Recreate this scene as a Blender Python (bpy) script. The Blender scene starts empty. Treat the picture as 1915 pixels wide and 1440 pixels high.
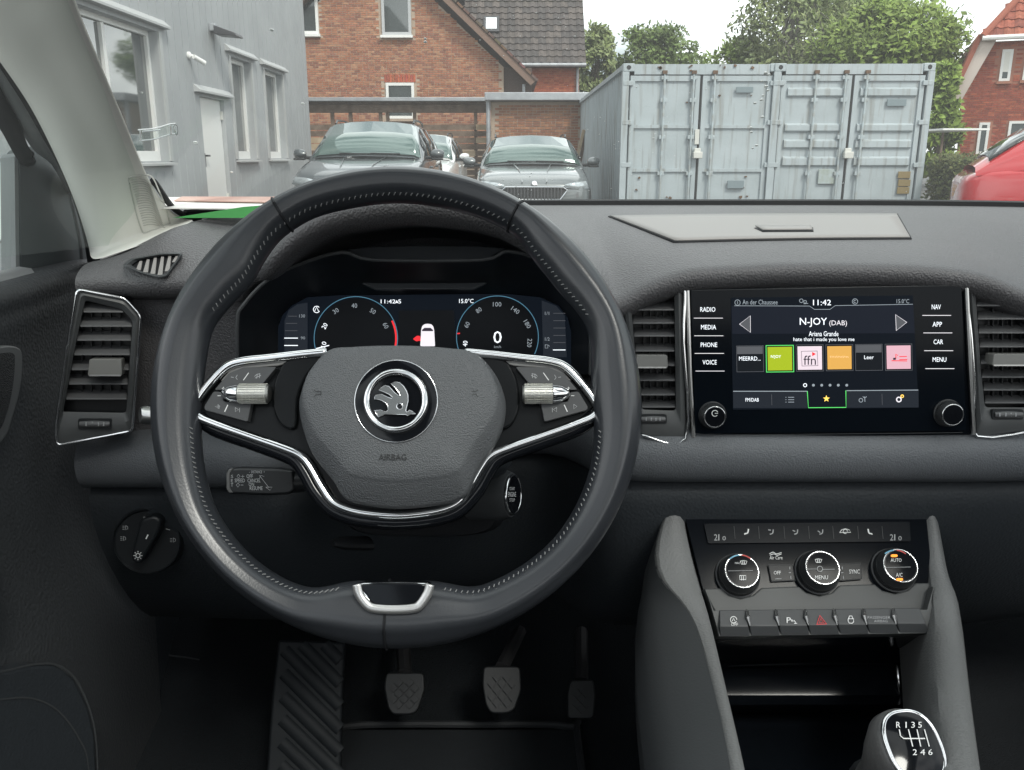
import bpy, bmesh, math, random
from mathutils import Vector, Matrix
R = math.radians
random.seed(7)
S = bpy.context.scene
COL = S.collection

# ---------------------------------------------------------------- camera
F, CX, CY = 1600.0, 957.5, 720.0            # focal length and centre, in pixels of a 1915 x 1440 frame
CAM = Vector((0, 0, 1.12)); PITCH = R(15)
cd = bpy.data.cameras.new('camera'); cam = bpy.data.objects.new('camera', cd); COL.objects.link(cam)
cam.location = CAM; cam.rotation_euler = (R(90) - PITCH, 0, 0)
cd.sensor_width = 36; cd.lens = F / 1915 * 36; cd.clip_start = 0.02; cd.clip_end = 2000
S.camera = cam
# ---------------------------------------------------------------- sky and sun
SUN_EL, SUN_AZ = 48, 150                     # azimuth clockwise from +Y (ahead of the car)
wd = bpy.data.worlds.new('World'); S.world = wd; wd.use_nodes = True
nt = wd.node_tree; N = nt.nodes; L = nt.links; N.clear()
out = N.new('ShaderNodeOutputWorld'); bg = N.new('ShaderNodeBackground'); L.new(bg.outputs[0], out.inputs[0])
sky = N.new('ShaderNodeTexSky'); sky.sky_type = 'NISHITA'; sky.sun_disc = False
sky.sun_elevation = R(SUN_EL); sky.sun_rotation = R(SUN_AZ); sky.air_density = 1.0; sky.dust_density = 2.0
sc_ = N.new('ShaderNodeVectorMath'); sc_.operation = 'SCALE'; sc_.inputs['Scale'].default_value = 0.1
L.new(sky.outputs[0], sc_.inputs[0])
tc = N.new('ShaderNodeTexCoord'); mp = N.new('ShaderNodeMapping'); mp.inputs['Scale'].default_value = (1, 1, 3.0)
L.new(tc.outputs['Generated'], mp.inputs[0])
nz = N.new('ShaderNodeTexNoise'); nz.inputs['Scale'].default_value = 2.3; nz.inputs['Detail'].default_value = 6
L.new(mp.outputs[0], nz.inputs[0])
cr = N.new('ShaderNodeValToRGB'); e = cr.color_ramp.elements
e[0].position = .39; e[0].color = (.30, .335, .35, 1); e[1].position = .55; e[1].color = (1.12, 1.14, 1.13, 1)
L.new(nz.outputs[0], cr.inputs[0])
mx = N.new('ShaderNodeMix'); mx.data_type = 'RGBA'; mx.inputs[0].default_value = .85
L.new(sc_.outputs[0], mx.inputs[6]); L.new(cr.outputs[0], mx.inputs[7]); L.new(mx.outputs[2], bg.inputs[0])
bg.inputs[1].default_value = 1.0
sl = bpy.data.lights.new('sun', 'SUN'); sl.energy = 1.2; sl.angle = R(14); sl.color = (1, .95, .88)
so = bpy.data.objects.new('sun', sl); COL.objects.link(so)
_d = Vector((math.sin(R(SUN_AZ)) * math.cos(R(SUN_EL)), math.cos(R(SUN_AZ)) * math.cos(R(SUN_EL)), math.sin(R(SUN_EL))))
so.rotation_euler = (-_d).to_track_quat('-Z', 'Y').to_euler(); so.location = (0, 0, 30)
vs = S.view_settings; vs.view_transform = 'Standard'; vs.look = 'None'; vs.exposure = 0.95; vs.gamma = 1; vs.use_curve_mapping = False
S.render.engine = 'CYCLES'; S.cycles.use_denoising = True; S.cycles.denoiser = 'OPENIMAGEDENOISE'
S.cycles.max_bounces = 10; S.cycles.transparent_max_bounces = 16; S.cycles.caustics_reflective = False; S.cycles.caustics_refractive = False
S.cycles.sample_clamp_indirect = 6

# ---------------------------------------------------------------- pixel rays to points of the place
FWD = Vector((0, math.cos(PITCH), -math.sin(PITCH))); UP = Vector((0, math.sin(PITCH), math.cos(PITCH)))
def ray(px, py): return Vector(((px - CX) / F, 0, 0)) + UP * (-(py - CY) / F) + FWD
def PY(px, py, Y): d = ray(px, py); return CAM + d * (Y / d.y)
def PZ(px, py, z): d = ray(px, py); return CAM + d * ((z - CAM.z) / d.z)
def PX(px, py, x): d = ray(px, py); return CAM + d * (x / d.x)
from mathutils.bvhtree import BVHTree
class Surf:
    """a built surface that pixel rays can be dropped on"""
    def __init__(s, mb): s.t = BVHTree.FromPolygons([tuple(q) for q in mb.v], mb.f)
    def front(s, q, gap=.005):
        """q, or the point just before the surface when the surface hides q"""
        d = (q - CAM).normalized(); p, n, i, l = s.t.ray_cast(CAM, d)
        return q if p is None or l > (q - CAM).length else CAM + d * (l - gap)
    @staticmethod
    def of(o):
        ev = o.evaluated_get(bpy.context.evaluated_depsgraph_get()); me = ev.to_mesh(); m = Wm(o); b = MB()
        b.v = [m @ q.co for q in me.vertices]; b.f = [tuple(p.vertices) for p in me.polygons]; ev.to_mesh_clear(); return Surf(b)
    def at(s, px, py, off=0.0):
        d = ray(px, py).normalized(); p, n, i, _ = s.t.ray_cast(CAM, d)
        if p is None: return PY(px, py, .93)
        if n.dot(d) > 0: n = -n
        return p + n * off
class Plane:
    def __init__(s, o, n, roll=0):
        s.o = Vector(o); s.n = Vector(n).normalized()
        s.u = Vector((0, 0, 1)).cross(s.n).normalized()
        s.v = s.n.cross(s.u).normalized()
        if roll:
            m = Matrix.Rotation(roll, 3, s.n); s.u = m @ s.u; s.v = m @ s.v
    def at(s, px, py, off=0.0):
        d = ray(px, py); t = ((s.o - CAM).dot(s.n) + off) / d.dot(s.n); return CAM + d * t
    def uv(s, px, py, off=0.0):
        q = s.at(px, py, off) - s.o; return (q.dot(s.u), q.dot(s.v))
    def w(s, u, v, off=0.0): return s.o + s.u * u + s.v * v + s.n * off

# ---------------------------------------------------------------- materials
MATS = {}
def mat(name, base=(.5, .5, .5), rough=.5, metal=0, spec=.5, bump=None, var=None, emit=None, coat=0, col_attr=None, sheen=0, grime=None):
    if name in MATS: return MATS[name]
    m = bpy.data.materials.new(name); m.use_nodes = True; t = m.node_tree; b = t.nodes['Principled BSDF']
    b.inputs['Base Color'].default_value = (*base, 1); b.inputs['Roughness'].default_value = rough
    b.inputs['Metallic'].default_value = metal; b.inputs['Specular IOR Level'].default_value = spec
    if coat: b.inputs['Coat Weight'].default_value = coat; b.inputs['Coat Roughness'].default_value = .03
    if sheen: b.inputs['Sheen Weight'].default_value = sheen
    if emit: b.inputs['Emission Color'].default_value = (*emit[0], 1); b.inputs['Emission Strength'].default_value = emit[1]
    tcn = t.nodes.new('ShaderNodeTexCoord')
    src = None
    if col_attr:
        a = t.nodes.new('ShaderNodeVertexColor'); a.layer_name = col_attr; src = a.outputs[0]
    if var:                                     # (scale, colour at the low end, roughness swing)
        n = t.nodes.new('ShaderNodeTexNoise'); n.inputs['Scale'].default_value = var[0]; n.inputs['Detail'].default_value = 5
        t.links.new(tcn.outputs['Object'], n.inputs[0])
        c = t.nodes.new('ShaderNodeMix'); c.data_type = 'RGBA'
        r = t.nodes.new('ShaderNodeValToRGB'); r.color_ramp.elements[0].position = .35; r.color_ramp.elements[1].position = .65
        t.links.new(n.outputs[0], r.inputs[0]); t.links.new(r.outputs[0], c.inputs[0])
        c.inputs[6].default_value = (*var[1], 1); c.inputs[7].default_value = (*base, 1)
        if src:
            mm = t.nodes.new('ShaderNodeMix'); mm.data_type = 'RGBA'; mm.blend_type = 'MULTIPLY'; mm.inputs[0].default_value = 1
            t.links.new(src, mm.inputs[6]); t.links.new(c.outputs[2], mm.inputs[7]); src = mm.outputs[2]
        else: src = c.outputs[2]
        if len(var) > 2:
            mr = t.nodes.new('ShaderNodeMapRange'); mr.inputs[3].default_value = rough - var[2]; mr.inputs[4].default_value = rough + var[2]
            t.links.new(n.outputs[0], mr.inputs[0]); t.links.new(mr.outputs[0], b.inputs['Roughness'])
    if grime:                                   # streaks running down: (colour, amount)
        gm = t.nodes.new('ShaderNodeMapping'); gm.inputs['Scale'].default_value = (9, 9, .55); t.links.new(tcn.outputs['Object'], gm.inputs[0])
        gn = t.nodes.new('ShaderNodeTexNoise'); gn.inputs['Scale'].default_value = 1.6; gn.inputs['Detail'].default_value = 7; t.links.new(gm.outputs[0], gn.inputs[0])
        gr_ = t.nodes.new('ShaderNodeValToRGB'); gr_.color_ramp.elements[0].position = .52; gr_.color_ramp.elements[1].position = .78; gr_.color_ramp.elements[1].color = (grime[1],) * 3 + (1,)
        t.links.new(gn.outputs[0], gr_.inputs[0]); gx = t.nodes.new('ShaderNodeMix'); gx.data_type = 'RGBA'
        t.links.new(gr_.outputs[0], gx.inputs[0]); gx.inputs[6].default_value = (*base, 1); gx.inputs[7].default_value = (*grime[0], 1)
        if src: t.links.new(src, gx.inputs[6])
        src = gx.outputs[2]
    if src: t.links.new(src, b.inputs['Base Color'])
    if bump:                                    # (kind, scale, strength, distance)
        if bump[0] == 'leather':
            n = t.nodes.new('ShaderNodeTexVoronoi'); n.feature = 'SMOOTH_F1'; n.inputs['Scale'].default_value = bump[1]; o = n.outputs['Distance']
        else:
            n = t.nodes.new('ShaderNodeTexNoise'); n.inputs['Scale'].default_value = bump[1]; n.inputs['Detail'].default_value = 3; o = n.outputs[0]
        t.links.new(tcn.outputs['Object'], n.inputs['Vector'])
        bn = t.nodes.new('ShaderNodeBump'); bn.inputs['Strength'].default_value = bump[2]; bn.inputs['Distance'].default_value = bump[3]
        t.links.new(o, bn.inputs['Height']); t.links.new(bn.outputs[0], b.inputs['Normal'])
    MATS[name] = m; return m
def glass_mat(name, tint, refl_rough=.02, dust=0.0, ior=1.45):
    m = bpy.data.materials.new(name); m.use_nodes = True; t = m.node_tree; n = t.nodes; n.clear()
    o = n.new('ShaderNodeOutputMaterial'); tr = n.new('ShaderNodeBsdfTransparent'); tr.inputs[0].default_value = (*tint, 1)
    gl = n.new('ShaderNodeBsdfGlossy'); gl.inputs['Roughness'].default_value = refl_rough
    lw = n.new('ShaderNodeLayerWeight'); lw.inputs[0].default_value = .5            # Schlick reflection, the same from both sides
    pw = n.new('ShaderNodeMath'); pw.operation = 'POWER'; pw.inputs[1].default_value = 5; t.links.new(lw.outputs['Facing'], pw.inputs[0])
    fr = n.new('ShaderNodeMath'); fr.operation = 'MULTIPLY_ADD'; fr.inputs[1].default_value = .96; fr.inputs[2].default_value = ((ior - 1) / (ior + 1)) ** 2; t.links.new(pw.outputs[0], fr.inputs[0])
    mx = n.new('ShaderNodeMixShader'); t.links.new(fr.outputs[0], mx.inputs[0]); t.links.new(tr.outputs[0], mx.inputs[1]); t.links.new(gl.outputs[0], mx.inputs[2])
    last = mx.outputs[0]
    if dust:
        df = n.new('ShaderNodeBsdfTranslucent'); df.inputs[0].default_value = (.9, .92, .9, 1)
        m2 = n.new('ShaderNodeMixShader'); m2.inputs[0].default_value = dust
        t.links.new(last, m2.inputs[1]); t.links.new(df.outputs[0], m2.inputs[2]); last = m2.outputs[0]
    t.links.new(last, o.inputs[0]); MATS[name] = m; return m

# ---------------------------------------------------------------- objects
def Wm(o):
    m = o.matrix_basis.copy(); p = o.parent
    while p: m = p.matrix_basis @ m; p = p.parent
    return m
def tag(o, label=None, cat=None, group=None, kind=None):
    if label: o['label'] = label
    if cat: o['category'] = cat
    if group: o['group'] = group
    if kind: o['kind'] = kind
    return o
def thing(name, label, cat, loc=(0, 0, 0), rz=0, group=None):
    o = bpy.data.objects.new(name, None); COL.objects.link(o); o.location = loc; o.rotation_euler = (0, 0, rz); o.empty_display_size = .05
    return tag(o, label, cat, group)
class MB:
    """collects faces; build() links them as one mesh object"""
    def __init__(s): s.v = []; s.f = []; s.c = []
    def add(s, vs, fs, col=None):
        k = len(s.v); s.v += [Vector(q) for q in vs]; s.f += [tuple(i + k for i in f) for f in fs]
        if col is not None: s.c += [col] * len(fs)
        return s
    def box(s, c, sz, rot=None, col=None):
        c = Vector(c); h = Vector(sz) * .5
        vs = [Vector((x * h.x, y * h.y, z * h.z)) for x in (-1, 1) for y in (-1, 1) for z in (-1, 1)]
        if rot is not None: vs = [rot @ q for q in vs]
        return s.add([c + q for q in vs], [(0, 1, 3, 2), (4, 6, 7, 5), (0, 4, 5, 1), (2, 3, 7, 6), (0, 2, 6, 4), (1, 5, 7, 3)], col)
    def prism(s, pts, d):
        """closed solid: outline pts (a list of points) pushed along vector d"""
        pts = [Vector(q) for q in pts]; d = Vector(d); n = len(pts)
        nrm = Vector((0, 0, 0))
        for i in range(n): nrm += (pts[i] - pts[0]).cross(pts[(i + 1) % n] - pts[0])
        if nrm.dot(d) > 0: pts = pts[::-1]
        return s.add(pts + [q + d for q in pts], [tuple(range(n)), tuple(range(2 * n - 1, n - 1, -1))] + [(i, n + i, n + (i + 1) % n, (i + 1) % n) for i in range(n)])
    def loft(s, rows, closed=False, caps=False):
        n = len(rows[0]); vs = [q for r in rows for q in r]; fs = []
        for i in range(len(rows) - 1):
            for j in range(n if closed else n - 1):
                a = i * n + j; b = i * n + (j + 1) % n; fs.append((a, b, b + n, a + n))
        if caps: fs += [tuple(range(n - 1, -1, -1)), tuple(range((len(rows) - 1) * n, len(rows) * n))]
        return s.add(vs, fs)
    def tube(s, path, r, seg=8, closed=False, up=None, flat=1.0):
        """round bar along path; r a number or one per point; flat squashes it along up"""
        path = [Vector(q) for q in path]; n = len(path); rows = []
        pv = None
        for i in range(n):
            a = path[(i - 1) % n] if (closed or i) else path[i]; b = path[(i + 1) % n] if (closed or i < n - 1) else path[i]
            t = (b - a).normalized()
            if up is not None: x = t.cross(Vector(up)).normalized()
            else:
                if pv is None: pv = t.orthogonal().normalized()
                x = (pv - t * pv.dot(t)).normalized(); pv = x
            y = x.cross(t).normalized(); rr = r[i] if isinstance(r, (list, tuple)) else r
            rows.append([path[i] + x * (math.cos(2 * math.pi * k / seg) * rr) + y * (math.sin(2 * math.pi * k / seg) * rr * flat) for k in range(seg)])
        if closed: rows.append(rows[0])
        return s.loft(rows, True, not closed)
    def lathe(s, o, axis, prof, seg=32, cap=True):
        """profile [(radius, height)] turned about axis through o"""
        a = Vector(axis).normalized(); x = a.orthogonal().normalized(); y = a.cross(x); o = Vector(o)
        rows = [[o + a * h + (x * math.cos(2 * math.pi * k / seg) + y * math.sin(2 * math.pi * k / seg)) * r for k in range(seg)] for r, h in prof]
        return s.loft(rows, True, cap)
    def build(s, name, m, parent=None, world=True, smooth=35, sub=0, bevel=0, kind=None, solid=0):
        me = bpy.data.meshes.new(name)
        vs = s.v
        if parent is not None and world:
            im = Wm(parent).inverted(); vs = [im @ q for q in vs]
        me.from_pydata([tuple(q) for q in vs], [], s.f)
        if s.c and len(s.c) == len(s.f):
            at = me.color_attributes.new('Col', 'FLOAT_COLOR', 'CORNER'); k = 0; buf = []
            for p, c in zip(me.polygons, s.c): buf += [c[0], c[1], c[2], 1.0] * p.loop_total
            at.data.foreach_set('color', buf)
        bm = bmesh.new(); bm.from_mesh(me); bmesh.ops.recalc_face_normals(bm, faces=bm.faces[:]) if len(bm.faces) < 30000 and not s.c else None
        bm.to_mesh(me); bm.free()
        if smooth:
            me.polygons.foreach_set('use_smooth', [True] * len(me.polygons)); me.set_sharp_from_angle(angle=R(smooth))
        me.materials.append(MATS[m] if isinstance(m, str) else m)
        o = bpy.data.objects.new(name, me); COL.objects.link(o); o.parent = parent
        if solid:
            md = o.modifiers.new('thick', 'SOLIDIFY'); md.thickness = solid; md.offset = 0
        if bevel:
            md = o.modifiers.new('bevel', 'BEVEL'); md.width = bevel; md.segments = 3; md.limit_method = 'ANGLE'; md.angle_limit = R(30); md.harden_normals = False
        if sub:
            md = o.modifiers.new('sub', 'SUBSURF'); md.levels = sub; md.render_levels = sub
        if kind: o['kind'] = kind
        return o
def share(o, name, parent, loc=None, mtx=None):
    """a copy sharing mesh data"""
    c = o.copy(); COL.objects.link(c); c.parent = parent; c.name = name
    if mtx is not None: c.matrix_basis = mtx
    elif loc is not None: c.location = loc
    return c
def smoothpath(pts, n=6, closed=False):
    """Catmull-Rom through points of any dimension"""
    pts = [Vector(q) for q in pts]; m = len(pts); o = []
    for i in range(m if closed else m - 1):
        g = (lambda k: pts[k % m]) if closed else (lambda k: pts[min(max(k, 0), m - 1)])
        a, b, c, d = g(i - 1), g(i), g(i + 1), g(i + 2)
        for k in range(n):
            t = k / n
            o.append(.5 * ((2 * b) + (c - a) * t + (2 * a - 5 * b + 4 * c - d) * t * t + (3 * b - a - 3 * c + d) * t ** 3))
    if not closed: o.append(pts[-1])
    return o
def roundpoly(pts, r, n=4):
    """rounds the corners of a closed 2-D outline"""
    pts = [Vector(q) for q in pts]; m = len(pts); o = []
    for i in range(m):
        p, a, b = pts[i], pts[i - 1], pts[(i + 1) % m]
        rr = min(r, (a - p).length * .45, (b - p).length * .45)
        q0 = p + (a - p).normalized() * rr; q1 = p + (b - p).normalized() * rr
        for k in range(n + 1):
            t = k / n; o.append(q0 * (1 - t) ** 2 + p * 2 * t * (1 - t) + q1 * t * t)
    return o
def plate(pl, pix, off0, off1, name, m, parent, rnd=0, bevel=0, smooth=35, sm=0):
    """solid plate on plane pl whose outline is seen at the pixels pix, from depth off0 to off1 along the normal"""
    if sm: pix = [(q[0], q[1]) for q in smoothpath(pix, sm, True)]
    elif rnd: pix = [(q[0], q[1]) for q in roundpoly(pix, rnd)]
    b = MB().prism([pl.at(x, y, off1) for x, y in pix], pl.n * (off0 - off1))
    return b.build(name, m, parent, bevel=bevel, smooth=smooth)
def write(txt, pl, x0, x1, y0, y1, m, parent, off=.0006, name='lettering', depth=.0002, keep=False):
    """letters fitted into a pixel box on plane pl"""
    cu = bpy.data.curves.new('t', 'FONT'); cu.body = txt; cu.resolution_u = 2; cu.align_x = 'LEFT'
    ob = bpy.data.objects.new('t', cu); me = bpy.data.meshes.new_from_object(ob)
    bpy.data.objects.remove(ob); bpy.data.curves.remove(cu)
    xs = [q.co.x for q in me.vertices]; ys = [q.co.y for q in me.vertices]
    ax, bx, ay, by = min(xs), max(xs), min(ys), max(ys)
    u0, v0 = pl.uv(x0, y1, off); u1, v1 = pl.uv(x1, y0, off); u2, v2 = pl.uv(x1, y1, off)
    im = Wm(parent).inverted()
    for q in me.vertices:
        fx = (q.co.x - ax) / (bx - ax); fy = (q.co.y - ay) / max(by - ay, 1e-6)
        q.co = im @ pl.w(u0 + (u2 - u0) * fx + (u1 - u2) * fy, v0 + (v2 - v0) * fx + (v1 - v2) * fy, off)
    me.materials.append(MATS[m] if isinstance(m, str) else m); me.name = name
    o = bpy.data.objects.new(name, me); COL.objects.link(o); o.parent = parent
    return o
def strokes(pl, lines, w, m, parent, name, off=.0006, closed=False, n=0):
    """flat printed strokes: polylines of pixels drawn w pixels wide"""
    b = MB(); k = (pl.at(*lines[0][0]) - CAM).length / F
    for ln in lines:
        pts = [(q[0], q[1]) for q in smoothpath(ln, n, closed)] if n else ln
        b.tube([pl.at(x, y, off) for x, y in pts], w * .5 * k, 5, closed, up=pl.n, flat=.25)
    return b.build(name, m, parent)
def arc(cx, cy, rx, a0, a1, n=12, ry=None):
    ry = rx if ry is None else ry
    return [(cx + rx * math.cos(R(a0 + (a1 - a0) * k / n)), cy - ry * math.sin(R(a0 + (a1 - a0) * k / n))) for k in range(n + 1)]
# ================================================================ OUTSIDE
def lin(r, g, b): return tuple((c / 255 / 12.92 if c / 255 <= .04045 else ((c / 255 + .055) / 1.055) ** 2.4) for c in (r, g, b))
mat('asphalt', (.16, .16, .155), .9, var=(3, (.11, .11, .11)), bump=('noise', 60, .5, .01))
mat('clad_grey', (.37, .385, .395), .55, var=(1.2, (.33, .345, .355)), grime=((.33, .34, .345), .25))
mat('clad_trim', (.42, .43, .43), .5)
mat('white_frame', (.78, .78, .76), .4)
mat('grey_frame', (.45, .46, .47), .45)
mat('dark_metal', (.06, .06, .065), .4)
mat('mortar', (.46, .36, .28), .95, var=(6, (.40, .31, .24)))
mat('mortar_red', (.36, .16, .11), .95)
mat('brick', (1, 1, 1), .9, var=(9, (.75, .75, .75)), col_attr='Col', bump=('noise', 40, .6, .01))
mat('tile', (1, 1, 1), .75, var=(7, (.7, .7, .72)), col_attr='Col')
mat('render_dark', (.10, .07, .06), .9)
mat('wood_old', (.22, .16, .12), .9, var=(5, (.13, .09, .065)), bump=('noise', 30, .6, .01))
mat('wood_pale', (.50, .40, .28), .85, var=(5, (.38, .28, .18)))
mat('zinc', (.42, .44, .46), .5, metal=.3, var=(4, (.33, .34, .36)))
mat('house_glass', (.05, .06, .06), .05, spec=.9, coat=1)
mat('blind', (.72, .71, .66), .7)
mat('box_paint', (.43, .483, .508), .55, var=(2.2, (.375, .425, .445), .12), grime=((.19, .175, .14), .8), bump=('noise', 25, .25, .01))
mat('box_dark', (.20, .25, .27), .6)
mat('rust', (.17, .10, .06), .9, var=(12, (.10, .065, .045)))
mat('steel_white', (.62, .62, .58), .5)
mat('card_brown', (.24, .18, .08), .7)
mat('rubber', (.012, .012, .013), .7)
mat('car_black', (.012, .013, .014), .25)
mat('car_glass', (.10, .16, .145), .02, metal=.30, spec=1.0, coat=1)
mat('car_glass_dark', (.02, .025, .025), .03, spec=.7, coat=.5)
mat('lamp_glass', (.50, .54, .56), .08, metal=.5, coat=1)
mat('car_chrome', (.85, .86, .88), .12, metal=1)
for n_, c_ in (('paint_grey', (.075, .087, .093)), ('paint_silver', (.17, .187, .192)), ('paint_white', (.78, .79, .78)), ('paint_red', (.50, .012, .018))):
    mat(n_, c_, .30, metal=.25 if 'white' not in n_ and 'red' not in n_ else 0, coat=1)

g = MB().add([(-300, -300, 0), (300, -300, 0), (300, 600, 0), (-300, 600, 0)], [(0, 1, 2, 3)]).build('ground', 'asphalt'); tag(g, 'grey paved yard around the parked cars', 'ground', kind='structure')

# ---------------------------------------------------------------- grey clad building on the left
BX = -5.04
def wall_cells(ybreaks, zbreaks, holes):
    b = []
    for y0, y1 in zip(ybreaks, ybreaks[1:]):
        for z0, z1 in zip(zbreaks, zbreaks[1:]):
            cy, cz = (y0 + y1) / 2, (z0 + z1) / 2
            if not any(h[0] < cy < h[1] and h[2] < cz < h[3] for h in holes): b.append((y0, y1, z0, z1))
    return b
def wy(px): return PX(px, 290, BX).y
def wz(px, py): return PX(px, py, BX).z
W1 = (wy(160), wy(316), wz(320, 301), wz(303, 62))
D1 = (wy(383), wy(427), 0.0, wz(383, 181))
W2 = (wy(444), wy(480), wz(470, 297), wz(452, 112))
W3 = (wy(504), wy(536), wz(525, 296), wz(510, 134))
gb = thing('grey_building', 'grey metal clad building with white framed windows on the left', 'building', (BX, 12, 0))
holes = [W1, D1, W2, W3]
yb = sorted({3.0, 22.3} | {h[0] for h in holes} | {h[1] for h in holes}); zb = sorted({0.0, 7.0} | {h[2] for h in holes} | {h[3] for h in holes})
b = MB()
for y0, y1, z0, z1 in wall_cells(yb, zb, holes): b.box((BX - .2, (y0 + y1) / 2, (z0 + z1) / 2), (.4, y1 - y0, z1 - z0))
b.box((BX - 3.4, 22.1, 3.5), (6, .4, 7))
# fine vertical ribs of the cladding
b.build('wall', 'clad_grey', gb, smooth=0)
b = MB(); y = 3.2
while y < 22.2:
    segs = [(0.02, 6.98)]
    for h in holes:
        if h[0] - .14 < y < h[1] + .14:
            segs = [q for s_ in segs for q in ((s_[0], min(s_[1], h[2] - .14)), (max(s_[0], h[3] + .16), s_[1])) if q[1] - q[0] > .05]
    for z0, z1 in segs: b.box((BX + .003, y, (z0 + z1) / 2), (.006, .040, z1 - z0))
    y += .30
b.build('cladding_ribs', 'clad_grey', gb, smooth=0, kind='stuff')
def lintel(y0, y1, z, name='lintel'):
    MB().prism([(BX + .001, y0, z), (BX + .10, y0, z), (BX + .10, y0, z + .03), (BX + .001, y0, z + .12)], (0, y1 - y0, 0)).build(name, 'clad_trim', gb)
def bwindow(h, mull=(), lab=None):
    y0, y1, z0, z1 = h; X = BX - .16; t = .07
    fr = MB()
    fr.box((X, y0 + t / 2, (z0 + z1) / 2), (.07, t, z1 - z0)).box((X, y1 - t / 2, (z0 + z1) / 2), (.07, t, z1 - z0))
    fr.box((X, (y0 + y1) / 2, z1 - t / 2), (.07, y1 - y0 - 2 * t, t)).box((X, (y0 + y1) / 2, z0 + .07), (.07, y1 - y0 - 2 * t, .14))
    for m in mull: fr.box((X, y0 + (y1 - y0) * m, (z0 + z1) / 2 + .03), (.07, .085, z1 - z0 - t - .15))
    w = fr.build('window', 'white_frame', gb, smooth=0)
    MB().box((X - .02, (y0 + y1) / 2, (z0 + z1) / 2), (.02, y1 - y0 - .1, z1 - z0 - .1)).build('pane', 'house_glass', w, smooth=0)
    MB().prism([(BX - .12, y0 - .08, z0 - .035), (BX + .09, y0 - .08, z0 - .06), (BX + .09, y0 - .08, z0 - .03), (BX - .12, y0 - .08, z0 - .003)], (0, y1 - y0 + .16, 0)).build('sill', 'clad_trim', w)
    for yy in (y0 - .055, y1 + .055): MB().box((BX + .012, yy, (z0 + z1) / 2), (.03, .1, z1 - z0)).build('reveal_trim', 'clad_trim', w)
    lintel(y0 - .25, y1 + .3, z1 + .06)
bwindow(W1, (.44,)); bwindow(W2); bwindow(W3)
d = MB().box((BX - .10, (D1[0] + D1[1]) / 2, D1[3] / 2), (.05, D1[1] - D1[0], D1[3])).build('door', 'white_frame', gb, bevel=.008)
MB().box((BX - .06, D1[0] + .14, 1.05), (.03, .05, .22)).box((BX - .045, D1[0] + .14, 1.12), (.09, .03, .03)).box((BX - .015, D1[0] + .20, 1.12), (.03, .15, .03)).build('handle', 'dark_metal', d)
for z_ in (1.8, .4): MB().box((BX - .06, D1[1] - .02, z_), (.05, .05, .14)).build('hinge', 'steel_white', d)
lintel(D1[0] - .25, D1[1] + .3, D1[3] + .05)
p = PX(395, 52, BX)
l = thing('wall_lamp', 'dark floodlight bracket high on the grey cladding above the white door', 'lamp', (BX, p.y, p.z))
MB().box((BX + .05, p.y, p.z), (.1, .22, .12)).build('wall_plate', 'zinc', l, bevel=.01)
MB().prism([(BX + .1, p.y - .2, p.z + .02), (BX + .45, p.y - .2, p.z - .10), (BX + .47, p.y - .2, p.z - .15), (BX + .10, p.y - .2, p.z - .12)], (0, .4, 0)).build('lamp_head', 'dark_metal', l, bevel=.012)
p = PX(352, 110, BX)
l = thing('security_camera', 'small white security camera fixed to the grey wall beside the large window', 'camera', (BX, p.y, p.z))
MB().lathe((BX + .002, p.y, p.z + .05), (1, 0, 0), [(.055, 0), (.055, .03), (.03, .05)], 20).build('base_plate', 'white_frame', l)
MB().tube([(BX + .05, p.y, p.z + .05), (BX + .13, p.y + .02, p.z)], .025).build('arm', 'white_frame', l)
MB().tube([(BX + .10, p.y - .03, p.z + .03), (BX + .20, p.y + .14, p.z - .05)], [.035, .04], 14).build('camera_barrel', 'white_frame', l)

# ---------------------------------------------------------------- brick helper: rows of single bricks in front of a mortar wall
def bricks(o, u, v, nrm, inside, w, h, cols, L=.195, H=.067, gap=.016, proud=.014, seed=1):
    rnd = random.Random(seed); b = MB(); o, u, v, nrm = map(Vector, (o, u, v, nrm))
    r = 0; z = 0
    while z < h:
        x = -(L / 2) * (r % 2)
        while x < w:
            ln = L if (r % 4 or rnd.random() < .7) else L / 2
            if inside(x + ln / 2, z + H / 2):
                c = rnd.choice(cols); k = rnd.uniform(.88, 1.08); c = tuple(q * k for q in c)
                pr = proud * rnd.uniform(.6, 1.2)
                a = o + u * (x + gap / 2) + v * (z + gap / 2); du = u * (ln - gap); dv = v * (H - gap); dn = nrm * pr
                b.add([a, a + du, a + du + dv, a + dv, a + dn, a + du + dn, a + du + dv + dn, a + dv + dn],
                      [(4, 5, 6, 7), (0, 1, 5, 4), (1, 2, 6, 5), (2, 3, 7, 6), (3, 0, 4, 7)], c)
            x += ln
        z += H; r += 1
    return b
def tiles(o, u, v, nrm, inside, w, h, cols, L=.30, H=.34, seed=2):
    rnd = random.Random(seed); b = MB(); o, u, v, nrm = map(Vector, (o, u, v, nrm)); r = 0; z = 0
    while z < h:
        x = 0
        while x < w:
            if inside(x + L / 2, z + H / 2):
                c = rnd.choice(cols); k = rnd.uniform(.85, 1.15); c = tuple(q * k for q in c)
                a = o + u * x + v * z + nrm * .05; e_ = o + u * x + v * (z + H * 1.05) + nrm * .012; hu = u * (L * .97)
                m1 = u * (L * .35) + nrm * .035; m2 = u * (L * .65) - nrm * .012
                b.add([a, a + m1, a + m2, a + hu, e_, e_ + m1, e_ + m2, e_ + hu, a - nrm * .05, a + hu - nrm * .05],
                      [(0, 1, 5, 4), (1, 2, 6, 5), (2, 3, 7, 6), (8, 9, 3, 2, 1, 0)], c)
            x += L
        z += H; r += 1
    return b
TAN = [(.45, .205, .12), (.39, .16, .10), (.50, .26, .155), (.43, .18, .10), (.31, .135, .09)]
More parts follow.
